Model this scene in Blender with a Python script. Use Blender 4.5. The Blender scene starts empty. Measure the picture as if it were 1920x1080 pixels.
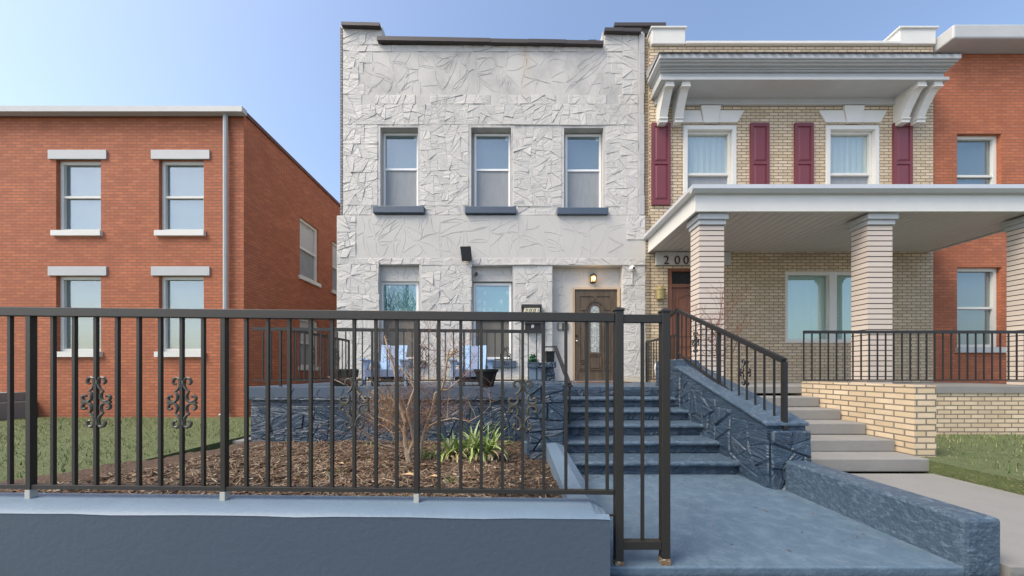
import bpy, math, random
from mathutils import Vector, Matrix
random.seed(7)
R = math.radians
C = bpy.context.scene.collection
F, CX, HY, CAMZ = 620.0, 960.0, 698.0, 1.04
def fx(px, D): return (px - CX) * D / F
def fz(py, D): return CAMZ + (HY - py) * D / F
def W(px, py, D): return Vector((fx(px, D), D, fz(py, D)))
U = random.uniform

# ------------------------------------------------------------------ mesh builder
ORG = {}
class MB:
    def __init__(s): s.v = []; s.f = []; s.uv = []; s.col = []; s.sm = []
    def face(s, pts, uv=None, col=None, smooth=False):
        b = len(s.v); s.v += [tuple(p) for p in pts]; s.f.append(tuple(range(b, b + len(pts))))
        if uv is None:
            n = (Vector(pts[1]) - Vector(pts[0])).cross(Vector(pts[2]) - Vector(pts[1]))
            ax = max(range(3), key=lambda i: abs(n[i]))
            uv = [((p[1], p[2]) if ax == 0 else (p[0], p[2]) if ax == 1 else (p[0], p[1])) for p in pts]
        s.uv.append(uv); s.col.append(col or (1, 1, 1)); s.sm.append(smooth)
    def box(s, x0, x1, y0, y1, z0, z1, col=None):
        p = lambda x, y, z: (x, y, z)
        s.face([p(x0,y0,z0), p(x1,y0,z0), p(x1,y0,z1), p(x0,y0,z1)], col=col)
        s.face([p(x1,y1,z0), p(x0,y1,z0), p(x0,y1,z1), p(x1,y1,z1)], col=col)
        s.face([p(x0,y1,z0), p(x0,y0,z0), p(x0,y0,z1), p(x0,y1,z1)], col=col)
        s.face([p(x1,y0,z0), p(x1,y1,z0), p(x1,y1,z1), p(x1,y0,z1)], col=col)
        s.face([p(x0,y0,z1), p(x1,y0,z1), p(x1,y1,z1), p(x0,y1,z1)], col=col)
        s.face([p(x0,y1,z0), p(x1,y1,z0), p(x1,y0,z0), p(x0,y0,z0)], col=col)
        return s
    def hexa(s, a, b):            # two quads (bottom ring, top ring), each 4 points in the same order
        s.face(a[::-1]); s.face(b)
        for i in range(4):
            j = (i + 1) % 4; s.face([a[i], a[j], b[j], b[i]])
        return s
    def bar(s, p, q, w, h=None, up=(0, 0, 1)):
        h = h or w; p = Vector(p); q = Vector(q); d = (q - p).normalized()
        upv = Vector(up)
        if abs(d.dot(upv)) > .95: upv = Vector((0, 1, 0))
        x = d.cross(upv).normalized(); z = x.cross(d)
        r = [x*w/2*i + z*h/2*j for i, j in ((-1,-1),(1,-1),(1,1),(-1,1))]
        s.hexa([p + k for k in r], [q + k for k in r]); return s
    def tube(s, pts, rad, n=6, col=None, cap=True):
        pts = [Vector(p) for p in pts]
        if not isinstance(rad, (list, tuple)): rad = [rad] * len(pts)
        rings = []; ref = None
        for i, p in enumerate(pts):
            t = (pts[min(i+1, len(pts)-1)] - pts[max(i-1, 0)])
            if t.length < 1e-9: t = Vector((0, 0, 1))
            t.normalize()
            if ref is None: ref = t.orthogonal().normalized()
            x = (ref - t * ref.dot(t))
            x = x.normalized() if x.length > 1e-4 else t.orthogonal().normalized()
            ref = x; y = t.cross(x)
            rings.append([p + (x*math.cos(a) + y*math.sin(a)) * rad[i] for a in [2*math.pi*k/n for k in range(n)]])
        for a, b in zip(rings, rings[1:]):
            for k in range(n):
                j = (k+1) % n; s.face([a[k], a[j], b[j], b[k]], smooth=True, col=col)
        if cap:
            s.face(rings[0][::-1], col=col); s.face(rings[-1], col=col)
        return s
    def lathe(s, c, prof, n=20, sx=1, sy=1, smooth=True):
        rings = [[(c[0]+r*math.cos(2*math.pi*k/n)*sx, c[1]+r*math.sin(2*math.pi*k/n)*sy, c[2]+z) for k in range(n)] for r, z in prof]
        for a, b in zip(rings, rings[1:]):
            for k in range(n):
                j = (k+1) % n; s.face([a[k], a[j], b[j], b[k]], smooth=smooth)
        if prof[0][0] > 1e-4: s.face(rings[0][::-1])
        if prof[-1][0] > 1e-4: s.face(rings[-1])
        return s
    def prism(s, poly, y0, y1):   # poly of (x,z), counter-clockwise seen from -y
        a = [(x, y0, z) for x, z in poly]; b = [(x, y1, z) for x, z in poly]
        s.face(a); s.face(b[::-1])
        for i in range(len(poly)):
            j = (i+1) % len(poly); s.face([a[j], a[i], b[i], b[j]])
        return s
    def sweep_x(s, poly, x0, x1): # poly of (y,z)
        a = [(x0, y, z) for y, z in poly]; b = [(x1, y, z) for y, z in poly]
        s.face(a[::-1]); s.face(b)
        for i in range(len(poly)):
            j = (i+1) % len(poly); s.face([a[i], a[j], b[j], b[i]])
        return s
    def ico(s, c, r, sx=1, sy=1, sz=1, n=10, m=6, col=None):
        prof = [(max(1e-5, r*math.sin(math.pi*i/m)), -r*math.cos(math.pi*i/m)) for i in range(m+1)]
        rings = [[(c[0]+q*math.cos(2*math.pi*k/n)*sx, c[1]+q*math.sin(2*math.pi*k/n)*sy, c[2]+z*sz) for k in range(n)] for q, z in prof]
        for a, b in zip(rings, rings[1:]):
            for k in range(n):
                j = (k+1) % n; s.face([a[k], a[j], b[j], b[k]], smooth=True, col=col)
        return s
    def build(s, name, m, parent=None, bevel=0, local=False, weld=False):
        me = bpy.data.meshes.new(name)
        o0 = Vector((0, 0, 0)) if (parent is None or local) else ORG.get(parent.name, Vector((0, 0, 0)))
        me.from_pydata([(v[0]-o0.x, v[1]-o0.y, v[2]-o0.z) for v in s.v], [], s.f)
        uvl = me.uv_layers.new(name='UVMap'); flat = []
        for u in s.uv:
            for a in u: flat += [a[0], a[1]]
        uvl.data.foreach_set('uv', flat)
        if any(c != (1, 1, 1) for c in s.col):
            ca = me.color_attributes.new('Col', 'FLOAT_COLOR', 'CORNER'); fl = []
            for f_, c in zip(s.f, s.col): fl += [c[0], c[1], c[2], 1.0] * len(f_)
            ca.data.foreach_set('color', fl)
        me.polygons.foreach_set('use_smooth', s.sm)
        me.materials.append(m)
        me.validate(); me.update()
        o = bpy.data.objects.new(name, me); C.objects.link(o)
        if parent: o.parent = parent
        ORG[o.name] = o0
        if weld or bevel:
            w = o.modifiers.new('w', 'WELD'); w.merge_threshold = .0002
        if bevel:
            b = o.modifiers.new('b', 'BEVEL'); b.width = bevel; b.segments = 2; b.limit_method = 'ANGLE'
        return o

def tag(o, label=None, cat=None, group=None, kind=None):
    if label: o['label'] = label
    if cat: o['category'] = cat
    if group: o['group'] = group
    if kind: o['kind'] = kind
    return o
def thing(name, loc, label, cat, group=None, rz=0):
    o = bpy.data.objects.new(name, None); C.objects.link(o); o.empty_display_size = .1
    o.location = loc; o.rotation_euler = (0, 0, rz); ORG[o.name] = Vector(loc)
    return tag(o, label, cat, group)
def copy_tree(o, parent=None):
    c = o.copy(); C.objects.link(c); c.parent = parent
    for ch in list(o.children): copy_tree(ch, c)
    return c

# ------------------------------------------------------------------ materials
def newmat(name):
    m = bpy.data.materials.new(name); m.use_nodes = True
    nt = m.node_tree; b = nt.nodes['Principled BSDF']; return m, nt, b
def ramp(nt, src, a, b, ca=(0,0,0,1), cb=(1,1,1,1)):
    r = nt.nodes.new('ShaderNodeValToRGB'); r.color_ramp.elements[0].position = a; r.color_ramp.elements[1].position = b
    r.color_ramp.elements[0].color = ca; r.color_ramp.elements[1].color = cb
    nt.links.new(src, r.inputs[0]); return r.outputs[0]
def noise(nt, vec, scale, detail=4, rough=.6, dist=0):
    n = nt.nodes.new('ShaderNodeTexNoise'); n.inputs['Scale'].default_value = scale; n.inputs['Detail'].default_value = detail
    n.inputs['Roughness'].default_value = rough; n.inputs['Distortion'].default_value = dist
    nt.links.new(vec, n.inputs['Vector']); return n.outputs[0]
def mixc(nt, fac, a, b):
    m = nt.nodes.new('ShaderNodeMix'); m.data_type = 'RGBA'
    for sock, v in ((m.inputs[0], fac), (m.inputs[6], a), (m.inputs[7], b)):
        if isinstance(v, (int, float)): sock.default_value = v
        elif isinstance(v, (tuple, list)): sock.default_value = (v[0], v[1], v[2], 1)
        else: nt.links.new(v, sock)
    return m.outputs[2]
def mapping(nt, src, scale=(1,1,1)):
    m = nt.nodes.new('ShaderNodeMapping'); m.inputs['Scale'].default_value = scale; nt.links.new(src, m.inputs['Vector']); return m.outputs[0]
def math_(nt, op, a, b=0):
    m = nt.nodes.new('ShaderNodeMath'); m.operation = op
    for i, v in enumerate((a, b)):
        if isinstance(v, (int, float)): m.inputs[i].default_value = v
        else: nt.links.new(v, m.inputs[i])
    return m.outputs[0]
def bumpn(nt, h, dist, strength=1.0, prev=None):
    b = nt.nodes.new('ShaderNodeBump'); b.inputs['Distance'].default_value = dist; b.inputs['Strength'].default_value = strength
    nt.links.new(h, b.inputs['Height'])
    if prev is not None: nt.links.new(prev, b.inputs['Normal'])
    return b.outputs[0]
def mul(c, k): return (c[0]*k, c[1]*k, c[2]*k)
def pmat(name, col, rough=.6, var=.12, vs=2.5, bump=.002, bs=40, spec=.5, metal=0, fleck=None, fleck_t=(.68,.72), fs=40, chisel=0, stain=None, vcol=False, stretch=(1,1,1), ridge_glint=None, streak=None):
    m, nt, b = newmat(name); L = nt.links
    tc = nt.nodes.new('ShaderNodeTexCoord'); ge = nt.nodes.new('ShaderNodeNewGeometry')
    pos = mapping(nt, ge.outputs['Position'], stretch)
    c = mixc(nt, noise(nt, pos, vs, 5), mul(col, 1-var), mul(col, 1+var))
    if vcol:
        a = nt.nodes.new('ShaderNodeVertexColor'); a.layer_name = 'Col'
        mm = nt.nodes.new('ShaderNodeMix'); mm.data_type = 'RGBA'; mm.blend_type = 'MULTIPLY'; mm.inputs[0].default_value = 1
        L.new(c, mm.inputs[6]); L.new(a.outputs[0], mm.inputs[7]); c = mm.outputs[2]
    if stain:   # (colour, scale, lo, hi, strength, z0, z1)
        f = ramp(nt, noise(nt, mapping(nt, ge.outputs['Position'], (1, 1, .8)), stain[1], 7, .65), stain[2], stain[3])
        f = math_(nt, 'MULTIPLY', f, stain[4])
        if len(stain) > 5:
            sx = nt.nodes.new('ShaderNodeSeparateXYZ'); L.new(ge.outputs['Position'], sx.inputs[0])
            mr = nt.nodes.new('ShaderNodeMapRange'); mr.inputs[1].default_value = stain[5]; mr.inputs[2].default_value = stain[6]; mr.inputs[3].default_value = .15
            L.new(sx.outputs[2], mr.inputs[0]); f = math_(nt, 'MULTIPLY', f, mr.outputs[0])
        c = mixc(nt, f, c, stain[0])
    if streak:
        sx2 = nt.nodes.new('ShaderNodeSeparateXYZ'); L.new(ge.outputs['Position'], sx2.inputs[0])
        dx2 = math_(nt, 'ABSOLUTE', math_(nt, 'SUBTRACT', math_(nt, 'ADD', sx2.outputs[0], math_(nt, 'MULTIPLY', noise(nt, ge.outputs['Position'], 2.5, 4), .25)), streak[1] + .125))
        f = math_(nt, 'MULTIPLY', ramp(nt, dx2, .0, streak[2], (1,1,1,1), (0,0,0,1)), ramp(nt, noise(nt, mapping(nt, ge.outputs['Position'], (5,1,.7)), 2, 4), .3, .6))
        mr2 = nt.nodes.new('ShaderNodeMapRange'); mr2.inputs[1].default_value = streak[3]; mr2.inputs[2].default_value = streak[3]+1.6; L.new(sx2.outputs[2], mr2.inputs[0])
        c = mixc(nt, math_(nt, 'MULTIPLY', math_(nt, 'MULTIPLY', f, mr2.outputs[0]), .55), c, streak[0])
    if fleck:
        f = ramp(nt, noise(nt, mapping(nt, ge.outputs['Position'], (1,1,2.2)), fs, 6, .7), fleck_t[0], fleck_t[1])
        c = mixc(nt, f, c, fleck)
    if ridge_glint:  # pale streaks painted as glints along the chiselled ridges
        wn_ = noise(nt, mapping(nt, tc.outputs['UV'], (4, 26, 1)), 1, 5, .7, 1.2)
        c = mixc(nt, math_(nt, 'MULTIPLY', ramp(nt, wn_, .60, .68), .6), c, ridge_glint)
    L.new(c, b.inputs['Base Color'])
    b.inputs['Roughness'].default_value = rough; b.inputs['Specular IOR Level'].default_value = spec; b.inputs['Metallic'].default_value = metal
    nrm = None
    if chisel:
        n1 = noise(nt, mapping(nt, tc.outputs['UV'], (2.6, 13, 1)), 1, 4, .62, 1.0)
        nrm = bumpn(nt, n1, chisel)
    if bump:
        nrm = bumpn(nt, noise(nt, pos, bs, 4), bump, 1, nrm)
    if nrm is not None: L.new(nrm, b.inputs['Normal'])
    return m
def brickmat(name, c1, c2, mortar, bw=.2, bh=.065, ms=.01, stain=.4, squash=False, bias=0, off=.5, rough=.85):
    m, nt, b = newmat(name); L = nt.links
    tc = nt.nodes.new('ShaderNodeTexCoord')
    br = nt.nodes.new('ShaderNodeTexBrick'); L.new(tc.outputs['UV'], br.inputs['Vector'])
    br.offset = off
    br.inputs['Scale'].default_value = 1; br.inputs['Brick Width'].default_value = bw; br.inputs['Row Height'].default_value = bh
    br.inputs['Mortar Size'].default_value = ms; br.inputs['Mortar Smooth'].default_value = .15; br.inputs['Bias'].default_value = bias
    br.inputs['Color1'].default_value = (*c1, 1); br.inputs['Color2'].default_value = (*c2, 1); br.inputs['Mortar'].default_value = (*mortar, 1)
    n = ramp(nt, noise(nt, tc.outputs['UV'], 1.7, 8, .7), .35, .75)
    c = mixc(nt, math_(nt, 'MULTIPLY', n, stain), br.outputs[0], mul(mul(c1, .45), 1))
    L.new(c, b.inputs['Base Color']); b.inputs['Roughness'].default_value = rough
    h = math_(nt, 'SUBTRACT', 1, br.outputs[1])
    nr = bumpn(nt, h, .008); nr = bumpn(nt, noise(nt, tc.outputs['UV'], 60, 4), .003, 1, nr)
    L.new(nr, b.inputs['Normal']); return m

M = {}
WHITE = (.535, .515, .475)
M['stone'] = pmat('white_painted_stone', WHITE, .62, .06, 1.2, .002, 45, chisel=.020, stain=((.36,.35,.33), 1.3, .48, .72, .6, 6.0, 6.6), streak=((.42,.32,.19), .30, .16, 6.6))
M['plaster'] = pmat('white_painted_plaster', mul(WHITE, .97), .65, .07, 1.5, .003, 30, stain=((.30,.295,.28), 1.5, .42, .66, .75, 5.6, 6.5), streak=((.42,.32,.19), .30, .16, 6.6))
M['base_strip'] = pmat('cream_mortar', (.55,.50,.40), .8, .2, 8, .01, 30)
M['coping'] = pmat('dark_brown_coping', (.05,.042,.04), .6, .2, 4, .002, 30, fleck=(.3,.27,.2), fleck_t=(.7,.74), fs=14)
M['sill'] = pmat('slate_blue_sill_paint', (.062,.088,.125), .5, .12, 6, .003, 40, fleck=(.3,.34,.38), fleck_t=(.72,.75))
BLUE = (.034, .056, .084)
M['blue_stone'] = pmat('dark_blue_painted_stone', BLUE, .28, .25, 3, .005, 35, chisel=.042, fleck=(.22,.28,.33), fleck_t=(.62,.70), fs=18, ridge_glint=(.095,.135,.18))  # ridge streaks stand for gloss highlights; flecks are scuffed paint
M['blue_plain'] = pmat('blue_painted_concrete', (.052,.083,.118), .45, .28, 3, .012, 32, fleck=(.14,.19,.24), fleck_t=(.50,.72), fs=22)
M['blue_wall'] = pmat('greyish_blue_painted_wall', (.060,.082,.108), .42, .08, 2, .0025, 30, fleck=(.24,.30,.36), fleck_t=(.70,.76), fs=60)
M['blue_walk'] = pmat('worn_skylit_blue_walk', (.082,.128,.172), .5, .25, 2.2, .004, 50, fleck=(.145,.20,.25), fleck_t=(.45,.80), fs=9, stretch=(1,1,1))  # base blue lifted: sky light on the flat walk put into the paint
M['blue_pale'] = pmat('pale_blue_render_and_skylit_cap', (.122,.178,.235), .5, .12, 6, .002, 40)  # serves pale smooth faces; on the planter cap it stands for sky light
M['iron'] = pmat('dark_bronze_painted_iron', (.016,.0135,.0090), .5, .15, 12, .0006, 120, spec=.6, fleck=(.11,.10,.08), fleck_t=(.72,.78), fs=60)
M['iron_far'] = pmat('black_painted_iron', (.016,.015,.014), .45, .1, 12, 0, spec=.5)
M['scroll'] = pmat('aged_iron_scroll', (.055,.050,.036), .4, .25, 30, .001, 90, spec=.6)
M['pale_post'] = pmat('bare_grey_post_foot', (.42,.42,.38), .6, .2, 20, .001, 60)
M['rust'] = pmat('rusty_foot', (.16,.10,.05), .7, .4, 40, .002, 60, fleck=(.6,.58,.5), fleck_t=(.55,.6), fs=50)
M['vinyl'] = pmat('white_window_vinyl', (.80,.80,.79), .4, .03, 4, 0)
M['screen'] = pmat('dusty_grey_screen', (.265,.285,.30), .8, .22, 5, .001, 150, stretch=(3,1,.6))
M['screen_brown'] = pmat('brownish_dusty_screen', (.15,.14,.118), .8, .25, 6, .001, 150, stretch=(3,1,.6))
M['blind'] = pmat('pale_blue_blind', (.23,.265,.275), .8, .06, 1, 0)
M['lace'] = None
M['tan'] = pmat('bare_tan_wood', (.52,.40,.27), .6, .15, 6, .001, 40, stretch=(4,4,.6))
M['metal'] = pmat('brushed_metal', (.55,.53,.5), .3, .05, 5, 0, metal=.8)
M['black'] = pmat('black_plastic', (.010,.011,.012), .4, .1, 5, 0)
M['black_soft'] = pmat('matt_black_plastic', (.008,.008,.0075), .55, .3, 14, .001, 50)
M['white_plastic'] = pmat('white_plastic', (.75,.75,.73), .35, .03, 5, 0)
M['cream'] = pmat('cream_tile', (.66,.60,.42), .5, .08, 9, 0)
M['chair_blue'] = pmat('light_blue_chair_plastic', (.34,.51,.72), .45, .06, 5, .0006, 60)
M['chair_grey'] = pmat('grey_blue_chair_plastic', (.23,.285,.40), .5, .06, 5, .0006, 60)
M['chair_dark'] = pmat('dark_chair_underframe', (.02,.03,.05), .6, .1, 5, 0)
M['bark'] = pmat('grey_tan_bark', (.38,.29,.20), .8, .3, 14, .003, 60, stretch=(1,1,.35))
M['twig'] = pmat('reddish_brown_twig', (.19,.082,.050), .7, .35, 8, 0)
M['twig_tan'] = pmat('tan_twig', (.30,.215,.13), .7, .3, 8, 0)
M['dry_leaf'] = pmat('dry_orange_leaf', (.42,.22,.08), .7, .35, 30, 0)
M['blade'] = pmat('strappy_leaf', (1,1,1), .5, .1, 12, 0, vcol=True)
M['chip'] = pmat('wood_chips', (1,1,1), .85, .15, 40, 0, vcol=True)
M['soil'] = pmat('brown_mulch_soil', (.085,.052,.032), .95, .45, 26, .03, 30, fleck=(.30,.21,.12), fleck_t=(.6,.68), fs=60)
M['board'] = pmat('dark_rotting_board', (.05,.035,.025), .8, .3, 10, .004, 30, stretch=(.4,1,3))
M['mat'] = pmat('brown_coir', (.20,.11,.06), .9, .25, 30, .003, 90)
M['green'] = pmat('glossy_green_ceramic', (.025,.10,.035), .25, .5, 35, .002, 60)
M['pink'] = pmat('pale_pink_ceramic', (.6,.42,.33), .4, .1, 10, 0)
M['brass'] = pmat('tarnished_brass_tin', (.36,.29,.13), .42, .3, 12, .001, 50, metal=.5)
M['meter'] = pmat('faded_beige_green_plastic', (.30,.30,.23), .5, .1, 8, 0)
M['concrete'] = pmat('grey_concrete', (.22,.215,.20), .8, .15, 3, .003, 30)
M['sidewalk'] = pmat('bluish_grey_sidewalk', (.10,.125,.15), .7, .15, 2, .003, 30)
M['asphalt'] = pmat('asphalt', (.05,.05,.05), .85, .2, 5, .004, 60)
M['grass'] = pmat('short_dry_lawn', (.10,.13,.045), .95, .4, 12, .03, 60, fleck=(.26,.22,.11), fleck_t=(.55,.65), fs=30)
M['tan_brick'] = brickmat('yellow_tan_brick', (.72,.58,.40), (.56,.43,.27), (.17,.145,.115), .205, .067, .0085, .55)
M['grey_render'] = pmat('bare_grey_render', (.42,.41,.40), .8, .18, 6, .006, 30)
M['grey_brick'] = brickmat('greyish_brick_edge', (.36,.32,.29), (.28,.25,.22), (.12,.11,.10), .2, .066, .012, .5)
M['tan_brick_dirty'] = brickmat('weathered_tan_brick', (.42,.34,.23), (.30,.235,.15), (.09,.08,.065), .205, .067, .009, .7)
M['red_brick'] = brickmat('orange_red_brick', (.52,.165,.072), (.40,.118,.054), (.25,.115,.07), .2, .066, .008, .6)
M['roman_brick'] = brickmat('pale_cream_pink_roman_brick', (.62,.54,.46), (.56,.48,.41), (.055,.045,.04), 9., .088, .0085, .12, off=0)
M['trim'] = pmat('white_painted_trim', (.66,.65,.60), .5, .06, 4, .001, 40)
M['trim_grey'] = pmat('pale_grey_painted_trim', (.45,.46,.45), .5, .1, 4, .001, 40)
M['gutter'] = pmat('aluminium_gutter', (.55,.56,.56), .35, .06, 4, 0, metal=.3)
M['soffit'] = pmat('beadboard_soffit', (.60,.57,.53), .5, .04, 4, 0)
M['slate'] = pmat('mottled_slate', (.30,.29,.29), .6, .5, 8, .004, 30)
M['maroon'] = pmat('maroon_shutter_paint', (.16,.036,.044), .42, .08, 6, .0006, 60)
M['maroon_dark'] = pmat('dark_maroon_numbers', (.075,.018,.022), .4, .05, 6, 0)
M['house_grey'] = pmat('grey_board', (.50,.50,.47), .5, .05, 6, 0)
M['red_dark'] = pmat('dark_red_coping', (.12,.05,.035), .7, .2, 5, 0)
M['white_curtain'] = pmat('white_net_curtain', (.78,.75,.70), .8, .12, 3, 0, stretch=(12,1,.5))
M['number'] = pmat('black_number', (.012,.012,.012), .5, 0, 5, 0)
M['lead'] = pmat('bright_lead_caming', (.55,.56,.53), .4, .05, 5, 0)
M['dark_room'] = pmat('dark_interior', (.03,.03,.03), .9, .1, 1, 0)

def glass(name, tint, refl, rough=.02):
    m, nt, b = newmat(name); nt.nodes.remove(b); out = nt.nodes['Material Output']
    t = nt.nodes.new('ShaderNodeBsdfTransparent'); t.inputs[0].default_value = (*tint, 1)
    g = nt.nodes.new('ShaderNodeBsdfGlossy'); g.inputs['Roughness'].default_value = rough; g.inputs[0].default_value = (.9,.95,1,1)
    mx = nt.nodes.new('ShaderNodeMixShader'); mx.inputs[0].default_value = refl
    nt.links.new(t.outputs[0], mx.inputs[1]); nt.links.new(g.outputs[0], mx.inputs[2]); nt.links.new(mx.outputs[0], out.inputs[0]); return m
M['glass'] = glass('window_glass', (.85,.9,.9), .14)
M['glass_low'] = glass('window_glass_clear', (.85,.95,.93), .17)
M['lamp_glass'] = glass('lamp_glass', (.95,.8,.5), .1)

def wood(name, c1, c2, rough=.45, sc=1.0):
    m, nt, b = newmat(name); L = nt.links
    ge = nt.nodes.new('ShaderNodeNewGeometry')
    n = noise(nt, mapping(nt, ge.outputs['Position'], (28*sc, 10, 2.2*sc)), 1, 6, .7, 1.2)
    c = mixc(nt, ramp(nt, n, .35, .7), c1, c2); L.new(c, b.inputs['Base Color']); b.inputs['Roughness'].default_value = rough
    L.new(bumpn(nt, n, .0015), b.inputs['Normal']); return m
M['door_brown'] = wood('dark_brown_wood_grain', (.052,.036,.021), (.145,.102,.062))
M['door_red'] = wood('reddish_varnished_wood', (.26,.092,.036), (.13,.045,.02), .35)
# lace curtain with pale hand-print shapes
def lace():
    m, nt, b = newmat('pale_teal_print_curtain'); L = nt.links
    ge = nt.nodes.new('ShaderNodeNewGeometry'); 
    v = nt.nodes.new('ShaderNodeTexVoronoi'); v.inputs['Scale'].default_value = 6.2; v.inputs['Randomness'].default_value = .45
    L.new(mapping(nt, ge.outputs['Position'], (1.25,0,.8)), v.inputs['Vector'])
    wob = noise(nt, mapping(nt, ge.outputs['Position'], (30,0,9)), 1, 3)
    d = math_(nt, 'ADD', v.outputs[0], math_(nt, 'MULTIPLY', wob, .35))
    f = ramp(nt, d, .42, .50, (1,1,1,1), (0,0,0,1))
    c = mixc(nt, f, (.19,.31,.33), (.44,.50,.44)); L.new(c, b.inputs['Base Color']); b.inputs['Roughness'].default_value = .9
    return m
M['lace'] = lace()
def emis(name, col, s):
    m, nt, b = newmat(name); b.inputs['Emission Color'].default_value = (*col, 1); b.inputs['Emission Strength'].default_value = s
    b.inputs['Base Color'].default_value = (.3,.2,.1,1); return m
M['lit'] = emis('lit_bulb', (1,.62,.22), 9)
M['lit_glass'] = emis('glowing_amber_glass', (1,.55,.16), .75)

def text(name, s, size, loc, m, parent, ext=.003, shear=0, width=None, align='LEFT'):
    cu = bpy.data.curves.new(name + '_curve', 'FONT'); cu.body = s; cu.size = size; cu.extrude = ext; cu.shear = shear; cu.align_x = align
    cu.offset = .0
    t = bpy.data.objects.new('tmp', cu); C.objects.link(t)
    dg = bpy.context.evaluated_depsgraph_get(); me = bpy.data.meshes.new_from_object(t.evaluated_get(dg))
    bpy.data.objects.remove(t)
    mt = Matrix.Rotation(R(90), 4, 'X'); me.transform(mt)
    o0 = ORG.get(parent.name, Vector((0,0,0)))
    me.transform(Matrix.Translation(Vector(loc) - o0)); me.materials.clear(); me.materials.append(m)
    o = bpy.data.objects.new(name, me); C.objects.link(o); o.parent = parent; ORG[o.name] = o0
    return o

# ------------------------------------------------------------------ rubble stone generator
def split_poly(p, a, n):
    l, r = [], []
    for i in range(len(p)):
        q, w = p[i], p[(i+1) % len(p)]
        dq = (q[0]-a[0])*n[0] + (q[1]-a[1])*n[1]; dw = (w[0]-a[0])*n[0] + (w[1]-a[1])*n[1]
        (l if dq >= 0 else r).append(q)
        if dq * dw < 0:
            t = dq / (dq - dw); x = (q[0]+(w[0]-q[0])*t, q[1]+(w[1]-q[1])*t); l.append(x); r.append(x)
    return l, r
def area(p): return abs(sum(p[i][0]*p[(i+1)%len(p)][1] - p[(i+1)%len(p)][0]*p[i][1] for i in range(len(p)))) / 2
def cen(p): return (sum(q[0] for q in p)/len(p), sum(q[1] for q in p)/len(p))
def shatter(p, target, jit=.4, out=None):
    if out is None: out = []
    A = area(p)
    if len(p) < 3 or A < 2e-4: return out
    if A < target * U(.6, 2.0): out.append(p); return out
    xs = [q[0] for q in p]; ys = [q[1] for q in p]; w = max(xs)-min(xs); h = max(ys)-min(ys)
    base = 0 if w > h * U(.75, 1.35) else math.pi/2
    if random.random() < .18 and A < target*6: base = random.choice((.8, -.8, 2.2))
    an = base + random.gauss(0, jit) * (1 if A < target*10 else .3)
    c = cen(p); c = (c[0] + U(-.16, .16)*w, c[1] + U(-.16, .16)*h)
    l, r = split_poly(p, c, (math.cos(an), math.sin(an)))
    if len(l) < 3 or len(r) < 3: out.append(p); return out
    shatter(l, target, jit, out); shatter(r, target, jit, out); return out
def inset(p, g):
    c = cen(p); n = len(p)
    # offset each edge inwards by clipping
    q = p
    A = sum(p[i][0]*p[(i+1)%n][1] - p[(i+1)%n][0]*p[i][1] for i in range(n))
    s = 1 if A > 0 else -1
    for i in range(n):
        a, b = p[i], p[(i+1) % n]; dx, dy = b[0]-a[0], b[1]-a[1]; L = math.hypot(dx, dy)
        if L < 1e-6: continue
        nx, ny = -dy/L*s, dx/L*s
        q, _ = split_poly(q, (a[0]+nx*g, a[1]+ny*g), (nx, ny))
        if len(q) < 3: return None
    return q if area(q) > 1e-4 else None
def ccw(p):
    n = len(p); A = sum(p[i][0]*p[(i+1)%n][1] - p[(i+1)%n][0]*p[i][1] for i in range(n))
    return p if A > 0 else p[::-1]
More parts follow.
